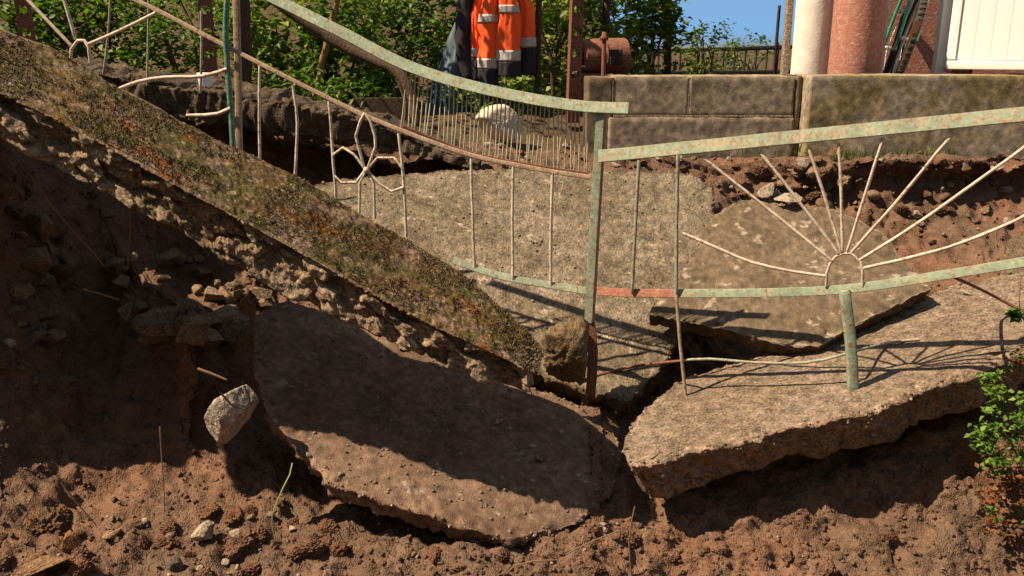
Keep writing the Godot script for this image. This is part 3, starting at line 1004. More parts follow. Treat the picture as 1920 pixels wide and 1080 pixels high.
func make_fence() -> void:
	# main post: an angle iron
	var t := thing("fence_post", "leaning green angle iron fence post between the two bent panels", "post", P(1106, 740, 3.7))
	var top := P(1126, 205, 3.715)
	var mid := P(1103, 605, 3.715)
	part("flange", bar([top, mid], 0.035, 0.006, Vector3(1, 0, 0.35)), M.green, t)
	part("flange", bar([top + Vector3(0.018, 0, -0.022), mid + Vector3(0.018, 0, -0.022)], 0.038, 0.006, Vector3(0.6, 0, -0.8)), M.pink_rail, t)
	part("lower_end", bar([mid + Vector3(0.006, 0.0, -0.005), P(1112, 660, 3.71), P(1107, 742, 3.70)], 0.045, 0.012, Vector3(1, 0, 0.1)), M.rust, t).set_meta("label", "rusty lower end of the post")
	# left panel
	t = thing("garden_fence", "sagging left fence panel with comb of thin bars and wire flower", "fence", L(900, 520))
	var wide_up := Vector3(0.25, 0.9, -0.45).normalized()
	part("top_rail", bar([L(470, -24), L(640, 60), L(760, 122), L(880, 160), L(1000, 186), L(1100, 200), L(1178, 203)], 0.05, 0.008, wide_up), M.green, t)
	part("middle_rail", bar([L(180, -34), L(300, 22), L(430, 90), L(640, 196), L(760, 248), L(880, 290), L(1000, 316), L(1108, 332)], 0.02, 0.012, Vector3(0, 1, -0.2)), M.brown_rail, t)
	part("bottom_rail", bar([L(850, 488), L(940, 518), L(1020, 533), L(1104, 546)], 0.032, 0.008, wide_up), M.green, t)
	part("comb_rail", bar([L(756, 236, 0.03), L(880, 285, 0.03), L(1000, 310, 0.03), L(1104, 325, 0.03)], 0.012, 0.008, Vector3(0, 1, 0)), M.rust, t)
	var n := 43
	for i in n:
		var k := float(i) / (n - 1)
		var x := lerpf(762, 1103, k)
		var yt := _poly([[740, 113], [760, 122], [880, 160], [1000, 186], [1100, 200], [1178, 203]], x) + 8.0
		var yb := _poly([[756, 238], [880, 287], [1000, 312], [1104, 327]], x - 2.0)
		var lean := rng.randf_range(-5, 5) - 6.0 * (1.0 - k)
		part("comb_bar", tube([L(x, yt, 0.025), L(x - 1 + lean * 0.4, (yt + yb) / 2, 0.03 + rng.randf() * 0.01), L(x - 3 + lean, yb, 0.03)], 0.0028, -1, 6), M.comb, t)
	for q in [[[487, 122], [486, 200], [487, 300]], [[549, 160], [557, 230], [553, 345]], [[617, 190], [622, 260], [630, 372]], [[747, 250], [756, 330], [762, 445]], [[883, 296], [886, 400], [890, 508]], [[962, 312], [961, 420], [962, 525]], [[1036, 322], [1033, 430], [1033, 538]]]:
		var path := []
		for e in q: path.append(L(e[0], e[1]))
		part("rod", tube(path, 0.0065, -1, 8, 0.002), M.white_rod, t)
	# wire flower
	var petals := [
		[[684, 318], [672, 275], [667, 255], [676, 226], [684, 212]], [[689, 318], [704, 275], [703, 255], [694, 226], [684, 212]],
		[[685, 318], [664, 290], [643, 277], [624, 291]], [[690, 316], [708, 296], [738, 296], [755, 317]],
		[[684, 320], [668, 342], [640, 343], [627, 330]], [[690, 322], [712, 345], [734, 359], [757, 351]],
		[[685, 322], [675, 342], [674, 400]], [[690, 322], [701, 345], [703, 410]]]
	for q in petals:
		var path := []
		for e in q: path.append(L(e[0], e[1], -0.008))
		part("petal", tube(path, 0.0062, -1, 8, 0, 0.05, true), M.white_rod, t)
	ico(2)
	part("knot", _ball(L(687, 319, -0.01), 0.014), M.white_rod, t)
	# upper left starburst panel and its pole
	t = thing("garden_fence", "white starburst of fence rods at the upper left above the kerb", "fence", L(150, 130))
	for q in [[[20, -32], [52, 0], [134, 86]], [[112, -30], [121, 2], [142, 74]], [[166, 83], [230, 55], [292, 24]], [[132, 120], [134, 92], [146, 76], [158, 76], [166, 88], [170, 118]]]:
		var path := []
		for e in q: path.append(L(e[0], e[1], -0.02))
		part("ray" if q.size() < 5 else "ring", tube(path, 0.008, -1, 8), M.white_rod, t)
	for q in [[[208, -20], [203, 60], [194, 140]], [[279, -20], [278, 60], [276, 160]], [[377, 20], [378, 80], [376, 175]]]:
		var path := []
		for e in q: path.append(L(e[0], e[1], 0.5))
		part("thin_rod", tube(path, 0.006, -1, 6), M.pale_rod, t)
	for q in [[[225, 166], [260, 153], [310, 145], [380, 143], [426, 129]], [[350, 217], [385, 216], [410, 213], [432, 203]]]:
		var path := []
		for e in q: path.append(L(e[0], e[1], -0.03))
		part("bent_rod", tube(path, 0.0085, -1, 8), M.white_rod, t)
	t = thing("fence_pole", "bent teal pole beside a brown flat upright behind the kerb", "pole", L(440, 290))
	part("pole", tube([L(429, -40, -0.02), L(423, 50, -0.02), L(427, 130, -0.02), L(434, 220, -0.02), L(438, 300, -0.02)], 0.013, -1, 10), M.teal, t)
	part("upright", bar([L(442, -40, 0.05), L(446, 120, 0.05), L(449, 310, 0.05)], 0.03, 0.02, Vector3(1, 0, 0)), M.brown_rail, t)
	# right panel
	t = thing("garden_fence", "right fence panel with fan of white rods round a half ring", "fence", R(1590, 725))
	part("top_rail", bar([R(1122, 293), R(1300, 276), R(1500, 256), R(1700, 236), R(1960, 210), R(2120, 192)], 0.056, 0.008, wide_up), M.green_worn, t)
	part("bottom_rail", bar([R(1120, 546), R(1180, 549), R(1264, 550)], 0.036, 0.008, Vector3(0.1, 1, -0.3)), M.pink_rail, t).set_meta("label", "stretch of rail bared to pink primer")
	part("bottom_rail", bar([R(1264, 550), R(1420, 549), R(1560, 544), R(1650, 534), R(1760, 517), R(1960, 484), R(2120, 455)], 0.036, 0.008, Vector3(0.1, 1, -0.3)), M.green, t)
	part("end_post", bar([R(2112, 180), R(2105, 460), R(2100, 760)], 0.045, 0.03, Vector3(1, 0, 0.1)), M.green_worn, t)
	var fpost := hit(1602, 728, planes.E)
	part("short_post", bar([R(1583, 545, -0.012), (R(1588, 620, -0.012) + fpost) * 0.5 + Vector3(-0.008, 0.07, 0), fpost + Vector3(0, -0.03, 0)], 0.042, 0.03, Vector3(1, 0, 0.1)), M.green, t)
	for q in [[[1280, 437], [1340, 463], [1410, 492], [1480, 508], [1546, 517]], [[1316, 294], [1440, 392], [1559, 488]], [[1424, 284], [1500, 380], [1572, 475]], [[1516, 277], [1548, 375], [1577, 472]], [[1573, 268], [1577, 370], [1580, 471]], [[1656, 258], [1622, 365], [1589, 471]], [[1790, 248], [1694, 362], [1597, 474]], [[1925, 272], [1770, 385], [1611, 489]], [[2010, 340], [1925, 403], [1780, 463], [1616, 504]]]:
		var path := []
		for e in q: path.append(R(e[0], e[1]))
		part("ray", tube(path, 0.0061, -1, 8, 0.003), M.white_rod, t)
	var ring := []
	for e in [[1549, 538], [1550, 512], [1556, 495], [1566, 482], [1580, 475], [1596, 475], [1606, 485], [1613, 490], [1617, 504], [1617, 540]]: ring.append(R(e[0], e[1]))
	part("half_ring", tube(ring, 0.0061, -1, 8), M.white_rod, t)
	for q in [[[1198, 300], [1192, 410], [1185, 548]], [[1271, 290], [1269, 430], [1268, 552]], [[1268, 552], [1276, 650], [1287, 752]]]:
		var path := []
		for e in q: path.append(R(e[0], e[1], -0.01))
		part("rod", tube(path, 0.0075, -1, 8, 0.001), M.pale_rod if q[0][1] < 500 else M.brown_rail, t)
	part("bottom_rod", tube([R(1278, 676), R(1330, 673), R(1420, 680), R(1510, 680), R(1570, 668), R(1592, 662, 0.02), hit(1660, 652, planes.E) + Vector3(0, 0.02, 0), hit(1722, 641, planes.E) + Vector3(0, 0.012, 0)], 0.006, -1, 8), M.pale_rod, t)
	part("bottom_rod", tube([hit(1080, 722, planes.C) + Vector3(0, 0.02, 0), hit(1180, 700, planes.C) + Vector3(0, 0.03, 0), R(1279, 676)], 0.006, -1, 8), M.rust, t)
	solo("rusty_wire", tube([R(1790, 520), P(1850, 548, 3.6), P(1915, 582, 3.6), P(1960, 600, 3.6)], 0.0065, -1, 6), M.rust, "thin rusty wire hanging over the right slab's far end", "wire")
	# concrete footing of the main post
	var pts := []
	for q in [[1012, 632], [1040, 600], [1076, 588], [1108, 600], [1124, 650], [1118, 672], [1078, 640], [1030, 650]]: pts.append(P(q[0], q[1], 3.6 + (650 - q[1]) * 0.002))
	var foot := thing("post_footing", "broken concrete lump clinging round the leaning post's foot", "footing", P(1070, 700, 3.66))
	var rings := []
	var cols := []
	var fm := stone_mesh(412, 4, 1.0, 0.09, Vector3(0.165, 0.165, 0.13))
	var fo := part("lump", fm, stone_mat(Color(0.25, 0.185, 0.115)), foot)
	fo.position = P(1070, 655, 3.64) - foot.position
	fo.rotation = Vector3(0.2, 0.5, 0.1)
	# scrap rod on the kerb end
	solo("stub_rod", tube([P(942, 648, 3.25), P(985, 672, 3.22)], 0.009), M.brown_rail, "short bent stub of rod sticking from the kerb's broken end", "rod")

func _ball(c: Vector3, r: float) -> ArrayMesh:
	ico(2)
	var v := PackedVector3Array()
	for d in ico_v[2]: v.append(c + d * r)
	return build(v, ico_i[2])

func _poly(pts: Array, x: float) -> float:
	for i in pts.size() - 1:
		if x <= pts[i + 1][0] or i == pts.size() - 2:
			return lerpf(pts[i][1], pts[i + 1][1], (x - pts[i][0]) / (pts[i + 1][0] - pts[i][0]))
	return pts[-1][1]

# ---------------------------------------------------------------- wall, house and the things behind
func rough_block(c: Vector3, s: Vector3, base: Color, moss: Color, moss_w: float, sd: float, lean := 0.0) -> ArrayMesh:
	var rings := []
	var cols := []
	var ny := maxi(4, int(s.y / 0.016))
	var per := []
	var hx := s.x / 2
	var hz := s.z / 2
	var st := 0.016
	var nx := maxi(2, int(s.x / st))
	var nz := maxi(2, int(s.z / st))
	for i in nx: per.append([lerpf(-hx, hx, float(i) / nx), hz, Vector3(0, 0, 1)])
	for i in nz: per.append([hx, lerpf(hz, -hz, float(i) / nz), Vector3(1, 0, 0)])
	for i in nx: per.append([lerpf(hx, -hx, float(i) / nx), -hz, Vector3(0, 0, -1)])
	for i in nz: per.append([-hx, lerpf(-hz, hz, float(i) / nz), Vector3(-1, 0, 0)])
	var specs := [[0.0, 0.0], [0.0, 0.6]]
	for i in ny + 1: specs.append([float(i) / ny, 1.0])
	for f in [0.97, 0.9, 0.75, 0.5, 0.1]: specs.append([1.0, f])
	for q in specs:
		var ring := PackedVector3Array()
		var col := PackedColorArray()
		for e in per:
			var p := Vector3(e[0] * q[1] + c.x, c.y - s.y / 2 + s.y * q[0], e[1] * q[1] + c.z)
			var w := p * 100.0 + Vector3(sd, 0, 0)
			var edge := minf(q[0], 1.0 - q[0]) * s.y
			var o: Vector3 = e[2] if q[1] == 1.0 else Vector3.ZERO
			p += o * (0.005 * na.get_noise_3dv(w * 0.7) + 0.001 * nb.get_noise_3dv(w * 3.0) - 0.004 * pow(1.0 - clampf(edge / 0.012, 0, 1), 2))
			if q[0] == 1.0: p.y += 0.006 * na.get_noise_3dv(w * 0.7) + 0.003 * nb.get_noise_3dv(w * 2.0)
			var mo := clampf(0.45 + 1.6 * na.get_noise_3dv(w * 0.28) + 0.9 * nb.get_noise_3dv(w * 1.2), 0, 1) * moss_w
			var k := base.lerp(moss, mo)
			var g := 1.0 + 0.4 * nb.get_noise_3dv(w * 1.7 + Vector3(3, 8, 1)) + 0.25 * na.get_noise_3dv(w * 0.6)
			ring.append(p)
			col.append(Color(k.r * g, k.g * g, k.b * g))
		rings.append(ring)
		cols.append(col)
	return loft(rings, cols)

func wx(px: float, d: float) -> float: return P(px, 200, d).x
func wy(py: float, d: float) -> float: return P(960, py, d).y

func make_wall() -> void:
	var d := 6.0
	var t := thing("garden_wall", "low mossy concrete block wall along the yard edge", "wall", Vector3(wx(1500, d), wy(290, d) - 0.1, -d - 0.15))
	var olive := Color(0.40, 0.31, 0.13)
	var grey := Color(0.52, 0.44, 0.34)
	# right stretch, nearer
	var y1 := wy(142, 5.9)
	var y0 := wy(292, 5.9) - 0.12
	var x0 := wx(1516, 5.9)
	part("block", rough_block(Vector3(x0 + 1.5, (y0 + y1) / 2, -6.08), Vector3(3.0, y1 - y0, 0.36), grey, olive, 0.85, 1), M.wall, t)
	# left stretch: two courses with joints
	var ym := wy(219, 6.0)
	var yb := wy(273, 6.0) - 0.1
	var xs := [1150, 1293, 1492]
	for i in 2:
		var a := wx(xs[i], d) + 0.003
		var b := wx(xs[i + 1], d) - 0.003
		part("block", rough_block(Vector3((a + b) / 2, (ym + y1) / 2 - 0.004, -6.19), Vector3(b - a, y1 - ym - 0.012, 0.30), Color(0.50, 0.42, 0.315), Color(0.39, 0.32, 0.20), 0.6, 20 + i * 9), M.wall, t)
	var a1 := wx(1492, d) + 0.003
	part("mortar_pier", rough_block(Vector3((a1 + x0) / 2 - 0.004, (yb + y1) / 2, -6.19), Vector3(x0 - a1 - 0.012, y1 - yb - 0.01, 0.29), Color(0.36, 0.29, 0.23), Color(0.23, 0.18, 0.13), 0.6, 50), M.wall, t)
	for q in [[1150, ym, y1], [1293, ym, y1]]:
		part("mortar_joint", box(Vector3(wx(q[0], d), (q[1] + q[2]) / 2, -6.19), Vector3(0.007, y1 - ym - 0.03, 0.304), 0.001), stone_mat(Color(0.42, 0.35, 0.28)), t)
	part("mortar_joint", box(Vector3((wx(1150, d) + a1) / 2, ym + 0.001, -6.19), Vector3(a1 - wx(1150, d) - 0.01, 0.012, 0.306), 0.001), stone_mat(Color(0.42, 0.35, 0.28)), t)
	var a0 := wx(1142, d)
	part("footing", rough_block(Vector3((a0 + a1) / 2, (yb + ym) / 2 - 0.004, -6.175), Vector3(a1 - a0 - 0.006, ym - yb - 0.008, 0.33), Color(0.50, 0.41, 0.33), Color(0.39, 0.31, 0.23), 0.5, 70), M.wall, t)
	part("broken_end", rough_block(Vector3(wx(1126, d), (yb + y1) / 2 - 0.01, -6.2), Vector3(0.17, y1 - yb - 0.02, 0.32), Color(0.30, 0.235, 0.165), Color(0.18, 0.14, 0.09), 0.4, 90), M.wall, t)

func make_house() -> void:
	var gy := 1.22
	var t := thing("house", "house porch with one white and one pink round pillar", "house", Vector3(wx(1700, 7.4), gy, -8.0))
	var d := 6.95
	var top := 4.2
	part("porch_floor", box(Vector3(wx(1850, 7.2) , gy + 0.09, -7.9), Vector3(3.3, 0.2, 2.5), 0.01), stone_mat(GREY), t)
	var by := gy + 0.19
	var w := wx(1513, d)
	var rw := wx(1548, d) - w
	part("pillar", lathe(Vector3(w, by, -d), Vector3(w, top, -d), [[0, rw], [0.5, rw], [1, rw]], 40), M.plaster, t).set_meta("label", "white round pillar")
	var k := wx(1594, 6.6)
	var rk := (wx(1641, 6.6) - wx(1549, 6.6)) / 2
	part("pillar", lathe(Vector3(k, by, -6.6), Vector3(k, top, -6.6), [[0, rk], [0.5, rk], [1, rk]], 40), M.pink, t).set_meta("label", "scuffed pink round pillar")
	part("corner_strip", box(Vector3(wx(1465, 7.0), (by + top) / 2, -7.0), Vector3(0.05, top - by, 0.06), 0.008), stone_mat(Color(0.50, 0.40, 0.32)), t)
	part("wall", box(Vector3(wx(1700, 7.5) + 1.3, (by + top) / 2, -7.65), Vector3(3.2, top - by, 0.2), 0.01), M.pink, t)
	part("pipe", tube([Vector3(wx(1643, 7.1), by, -7.1), Vector3(wx(1645, 7.1), top, -7.1)], 0.018, -1, 10), M.plaster, t)
	part("door_post", box(Vector3(wx(1750, 6.75), (by + top) / 2, -6.75), Vector3(0.07, top - by, 0.07), 0.006), M.white, t)
	part("roof", box(Vector3(wx(1850, 7.2) + 0.3, top + 0.1, -8.6), Vector3(4.4, 0.2, 2.4), 0.02), M.pink, t)
	# cabinet
	var c := thing("white_cabinet", "white cabinet with grooved panel front raised above the wall", "cabinet", Vector3(wx(1860, 6.5), by, -6.75))
	var yb := wy(130, 6.25)
	c.position = Vector3(wx(1762, 6.25), by, -6.25)
	c.rotation.y = deg_to_rad(-28)
	var loc := func(called: String, mesh: Mesh, m: Material):
		var o := part(called, mesh, m, c)
		o.position = Vector3(0, -by, 0)
	loc.call("body", box(Vector3(0.5, yb + 0.8, -0.3), Vector3(1.0, 1.6, 0.56), 0.012), M.white)
	loc.call("frame", box(Vector3(0.5, yb + 0.03, -0.012), Vector3(0.98, 0.055, 0.02), 0.004), M.white)
	loc.call("frame", box(Vector3(0.035, yb + 0.83, -0.012), Vector3(0.05, 1.53, 0.02), 0.004), M.white)
	for i in 9: loc.call("slat", box(Vector3(0.115 + i * 0.1, yb + 0.83, -0.018), Vector3(0.0985, 1.53, 0.006), 0.002), M.white)
	for q in [[0.1, -0.1], [0.9, -0.1], [0.1, -0.5], [0.9, -0.5]]:
		loc.call("foot", box(Vector3(q[0], (by + yb) / 2, q[1]), Vector3(0.12, yb - by, 0.1), 0.006), stone_mat(RED))
	make_bicycle(by)

func make_bicycle(by: float) -> void:
	var d := 6.5
	var foot := Vector3(wx(1668, d), by, -d)
	var t := thing("bicycle", "green bicycle with black knobbly tyre leaning beside the pink wall", "bicycle", foot)
	var R0 := 0.335
	var lean := Basis.from_euler(Vector3(0.0, deg_to_rad(-107), 0)) 
	var tilt := Basis(Vector3(0, 0, 1), deg_to_rad(-13))
	var B := tilt * lean
	for w in 2:
		var cen: Vector3 = foot + tilt * Vector3(0, R0, 0) + B * Vector3(-1.02 * w, 0, 0)
		var wheel := Node3D.new()
		wheel.name = "wheel"
		t.add_child(wheel, true)
		var tr := TorusMesh.new()
		tr.inner_radius = R0 - 0.05
		tr.outer_radius = R0
		tr.rings = 48
		tr.ring_segments = 12
		var ty := MeshInstance3D.new()
		ty.name = "tyre"
		ty.mesh = tr
		ty.material_override = M.tyre
		wheel.add_child(ty)
		var side := B * Vector3(0, 0, 1)
		var rad := B * Vector3(1, 0, 0)
		ty.transform = Transform3D(Basis(rad, side, rad.cross(side)), cen - foot)
		var rings := []
		var rim := TorusMesh.new()
		rim.inner_radius = R0 - 0.068
		rim.outer_radius = R0 - 0.045
		rim.rings = 40
		var ri := ty.duplicate() as MeshInstance3D
		ri.name = "rim"
		ri.mesh = rim
		ri.material_override = M.steel
		wheel.add_child(ri)
		for i in 16:
			var a := TAU * i / 16
			part("spoke", tube([cen + side * 0.03 * (1 if i % 2 else -1), cen + (B * Vector3(cos(a), sin(a), 0)) * (R0 - 0.06)], 0.0012, -1, 4), M.steel, wheel)
		part("hub", lathe(cen - side * 0.05, cen + side * 0.05, [[0, 0.012], [0.2, 0.02], [0.8, 0.02], [1, 0.012]], 12), M.steel, wheel)
		for k in 46:                                    # tread knobs
			var a := TAU * k / 46
			for s in [-1, 1]:
				var dir := B * Vector3(cos(a + 0.05 * s), sin(a + 0.05 * s), 0)
				part("knob", box(cen + dir * (R0 - 0.001) + side * 0.011 * s, Vector3(0.018, 0.014, 0.018), 0.002, Basis(side, dir, side.cross(dir))), M.tyre, wheel)
	var h0 := foot + tilt * Vector3(0, R0, 0)
	var q := func(x, y, z): return h0 + B * Vector3(x, y, z)
	for s in [-1, 1]:
		part("stay", tube([q.call(0, 0, 0.06 * s), q.call(-0.18, 0.36, 0.045 * s), q.call(-0.25, 0.5, 0.0)], 0.011, -1, 10), M.bike, t)
		part("chain_stay", tube([q.call(0, 0, 0.06 * s), q.call(-0.42, -0.05, 0.03 * s)], 0.011, -1, 10), M.bike, t)
		part("brake_arm", tube([q.call(-0.13, 0.27, 0.05 * s), q.call(-0.1, 0.36, 0.075 * s)], 0.011, -1, 8), M.steel, t)
		part("fork_blade", tube([q.call(-1.02, 0, 0.06 * s), q.call(-0.92, 0.4, 0.05 * s), q.call(-0.88, 0.5, 0.0)], 0.012, -1, 10), M.bike, t)
	part("seat_tube", tube([q.call(-0.42, -0.05, 0), q.call(-0.24, 0.52, 0)], 0.016, -1, 10), M.bike, t)
	part("down_tube", tube([q.call(-0.42, -0.05, 0), q.call(-0.88, 0.45, 0)], 0.017, -1, 10), M.bike, t)
	part("top_tube", tube([q.call(-0.25, 0.48, 0), q.call(-0.87, 0.5, 0)], 0.015, -1, 10), M.bike, t)
	part("handlebar", tube([q.call(-0.9, 0.62, -0.3), q.call(-0.86, 0.64, 0), q.call(-0.9, 0.62, 0.3)], 0.012, -1, 10), M.steel, t)
	part("saddle", box(q.call(-0.2, 0.62, 0), Vector3(0.25, 0.06, 0.13), 0.02, B), M.tyre, t)
	part("mud_flap", bar([q.call(0.36, 0.1, 0.01), q.call(0.3, -0.1, 0.01), q.call(0.2, -0.28, 0.01)], 0.045, 0.003, B * Vector3(0, 0, 1)), M.rust, t)

func make_yard_things() -> void:
	var gy := 1.22
	# wooden post with the jacket
	var d := 6.7
	var px := wx(1006, d)
	solo("wooden_post", tube([Vector3(px, 1.1, -d), Vector3(px + 0.01, 1.9, -d), Vector3(px, 3.0, -d)], 0.024, 0.022, 10, 0.004), M.bark, "slim grey wooden post right of the hanging orange jacket", "post")
	var u := d / F * 1.03
	var t := thing("jacket", "orange high visibility jacket with silver bands hanging in the garden", "jacket", Vector3(wx(935, d), wy(150, d), -d + 0.06))
	# folds: x0, x1, y of hem top, silver band rows, y bottom, depth offset
	var folds := [[884, 903, 107, [[90, 107]], 150, 0.03, 0], [901, 936, 128, [[28, 44], [109, 128]], 158, 0.11, 0], [933, 974, 114, [[11, 26], [94, 114]], 142, 0.13, 0], [970, 1002, 88, [[70, 88]], 140, 0.05, 0]]
	var hook := wy(-150, d)
	for f in folds:
		var x0 := wx(f[0], d)
		var x1 := wx(f[1], d)
		var fold := Node3D.new()
		fold.name = "fold"
		t.add_child(fold, true)
		var seg := func(ya: float, yb: float, grow: float) -> ArrayMesh:
			var rings := []
			var m := maxi(2, int((yb - ya) / 3.0))
			for i in m + 1:
				var py := lerpf(ya, yb, float(i) / m)
				var yy := wy(py, d)
				var nar := clampf((py + 150) / 200.0, 0.35, 1.0)
				var cx := (x0 + x1) / 2 + 0.006 * na.get_noise_2d(yy * 90, f[0])
				cx = lerpf(wx(945, d), cx, clampf((py + 160) / 180.0, 0.2, 1.0))
				var ring := PackedVector3Array()
				for j in 40:
					var a := TAU * j / 40
					var rr := 1.0 + 0.2 * nb.get_noise_3d(cos(a) * 40 + f[0], yy * 60, sin(a) * 40) + 0.09 * sin(a * 5.0 + f[0] + yy * 6.0) + 0.06 * na.get_noise_3d(cos(a) * 30, yy * 260 + cos(a) * 40, f[0])
					ring.append(Vector3(cx + cos(a) * (x1 - x0) * 0.5 * rr * nar + cos(a) * grow, yy, -d + f[5] + sin(a) * 0.055 * rr + sin(a) * grow))
				rings.append(ring)
			return loft(rings)
		part("cloth", seg.call(-150.0, float(f[2]), 0.0), M.orange, fold)
		for b in f[3]: part("silver_band", seg.call(float(b[0]), float(b[1]), 0.004), M.silver, fold)
		part("navy_hem", seg.call(float(f[2]) + 0.5, float(f[4]), 0.003), M.navy, fold)
	var sl := []
	for q in [[925, -150, 0.02], [885, -30, 0.03], [872, 40, 0.03], [872, 100, 0.03], [885, 148, 0.02]]: sl.append(Vector3(wx(q[0], d), wy(q[1], d), -d + q[2]))
	part("dark_sleeve", tube(sl, 0.05, 0.055, 14, 0.006), M.navy, t)
	part("hook", tube([Vector3(px, hook - 0.02, -d + 0.0), Vector3(px - 0.15, hook + 0.03, -d + 0.03), Vector3(wx(925, d), hook - 0.01, -d + 0.04)], 0.012, -1, 8), M.rust, t)
	# tarp heap
	var tc := Vector3(wx(868, 7.1), 0, -7.1)
	var rings := []
	for i in 26:
		var k := i / 25.0
		var yy := lerpf(wy(33, 7.1), 1.15, k)
		var ring := PackedVector3Array()
		for j in 48:
			var a := TAU * j / 48
			var r := (0.03 + 0.27 * pow(k, 0.85)) * (1.0 + 0.16 * sin(a * 7 + k * 2) * k + 0.2 * na.get_noise_3d(cos(a) * 30, k * 30, sin(a) * 30))
			ring.append(Vector3(tc.x - 0.02 * k + cos(a) * r, yy, tc.z + sin(a) * r))
		rings.append(ring)
	solo("tarpaulin", loft(rings), M.tarp, "dark blue tarpaulin draped to a point behind the jacket", "tarpaulin")
	# perforated rusty stakes
	stake(1075, 6.35, -0.05, "rusty perforated steel stake beside the rusty tank", 3.0)
	stake(401, 6.2, 0.0, "rusty perforated steel stake behind the teal pole", 3.0, 58)
	stake(68, 6.0, 0.0, "rusty perforated steel stake at the far upper left", 3.0, 72)
	# rusty tank
	d = 6.75
	t = thing("rusty_tank", "rusty pink horizontal tank with strap behind the wall's broken end", "tank", Vector3(wx(1120, d), 1.2, -d))
	var ty := wy(107, d)
	var a := Vector3(wx(1087, d), ty, -d)
	var b := Vector3(wx(1174, d), ty + 0.01, -d - 0.08)
	part("barrel", lathe(a, b, [[0, 0.08], [0.02, 0.115], [0.06, 0.128], [0.5, 0.13], [0.94, 0.128], [0.98, 0.12], [1.0, 0.09]], 36), M.rust_pink, t)
	part("strap", lathe(Vector3(wx(1122, d), ty, -d - 0.03), Vector3(wx(1129, d), ty, -d - 0.04), [[0, 0.134], [1, 0.134]], 36), M.rust, t)
	part("clamp_pipe", tube([Vector3(wx(1126, d), wy(150, d), -d + 0.15), Vector3(wx(1126, d), wy(68, d), -d + 0.14)], 0.016, -1, 10), M.rust_pink, t)
	part("clamp_head", lathe(Vector3(wx(1126, d), wy(76, d), -d + 0.14), Vector3(wx(1126, d), wy(60, d), -d + 0.14), [[0, 0.03], [0.4, 0.032], [0.5, 0.02], [1, 0.016]], 14), M.rust, t)
	part("end_cap", lathe(a + Vector3(-0.025, 0, 0.005), a, [[0, 0.03], [0.5, 0.05], [1, 0.085]], 24), M.rust, t)
	part("plate", box(Vector3(wx(1150, d), wy(107, d), -d + 0.105), Vector3(0.09, 0.11, 0.02), 0.006), M.dark_iron, t)
	part("base", box(Vector3(wx(1115, d), (wy(137, d) + 1.2) / 2 , -d), Vector3(0.30, wy(137, d) - 1.2, 0.2), 0.02), M.rust_pink, t)
	part("handle", tube([Vector3(wx(1092, d), wy(128, d), -d + 0.14), Vector3(wx(1075, d), wy(124, d), -d + 0.2), Vector3(wx(1056, d), wy(133, d), -d + 0.22)], 0.022, 0.014, 10), M.dark_iron, t)
	part("leg", tube([Vector3(wx(1078, d), wy(150, d), -d + 0.05), Vector3(wx(1073, d), 1.15, -d + 0.08)], 0.03, -1, 10), M.rust_pink, t)
	# white lump behind comb
	var wl := solo("boulder", stone_mesh(78, 4, 0.8, 0.04, Vector3(0.19, 0.13, 0.15)), M.boulder, "rounded white boulder seen through the comb of thin bars", "boulder")
	wl.position = P(940, 232, 5.9)
	# white cup
	var cup := P(386, 162, 5.15)
	solo("plastic_cup", lathe(cup, cup + Vector3(0, 0.075, 0), [[0, 0.03], [0.05, 0.036], [0.9, 0.042], [1.0, 0.044]], 20), M.plastic, "small white plastic cup standing on the dark path edge", "cup")
	# plank
	solo("plank", box(P(720, 205, 6.3), Vector3(0.42, 0.16, 0.03), 0.005, Basis(Vector3(0, 1, 0), 0.1)), M.bark, "brown board standing in the garden behind the middle rail", "plank")
	# far iron fence
	d = 11.0
	t = thing("iron_fence", "dark iron railing far behind left of the white pillar", "fence", Vector3(wx(1370, d), 1.25, -d))
	part("rail", bar([Vector3(wx(1180, d), wy(98, d), -d), Vector3(wx(1480, d), wy(88, d), -d)], 0.05, 0.03, Vector3.UP), M.dark_iron, t)
	part("rail", bar([Vector3(wx(1180, d), wy(138, d), -d), Vector3(wx(1480, d), wy(134, d), -d)], 0.05, 0.03, Vector3.UP), M.dark_iron, t)
	for i in 15:
		var x := wx(1190 + i * 20, d)
		part("baluster", tube([Vector3(x, 1.2, -d), Vector3(x + 0.01, wy(90, d), -d)], 0.011, -1, 6), M.dark_iron, t)
	part("post", tube([Vector3(wx(1446, d), 1.2, -d), Vector3(wx(1447, d), wy(10, d), -d)], 0.02, -1, 8), M.dark_iron, t)

func stake(px: float, d: float, lean: float, label: String, top: float, bottom := 190) -> void:
	var y0 := wy(bottom, d) - 0.15
	if bottom < 100: y0 = 1.25
	var x := wx(px, d)
	var w := 0.085
	var c := CSGCombiner3D.new()
	c.name = numbered("perforated_stake")
	add_child(c)
	c.position = Vector3(x, y0, -d)
	c.rotation.z = lean * 0.5
	c.rotation.y = 0.25
	for s in [[0.0, w, 0.012, 0.0], [-w / 2 + 0.005, 0.01, 0.05, -0.028], [w / 2 - 0.005, 0.01, 0.05, -0.028]]:
		var b := CSGBox3D.new()
		b.name = "web"
		b.size = Vector3(s[1], top - y0, s[2])
		b.position = Vector3(s[0], (top - y0) / 2, s[3])
		b.material = M.rust
		c.add_child(b, true)
	var y := wy(18, d) - y0
	for i in range(-6, 14):
		var yy := y - i * 0.145
		if yy < 0.05 or yy > top - y0 - 0.05: continue
		var h := CSGCylinder3D.new()
		h.name = "hole"
		h.operation = CSGShape3D.OPERATION_SUBTRACTION
		h.radius = 0.03
		h.height = 0.06
		h.sides = 20
		h.rotation.x = PI / 2
		h.position = Vector3(0, yy, 0)
		h.material = M.rust
		c.add_child(h, true)
	tag(c, label, "stake", "perforated stakes")

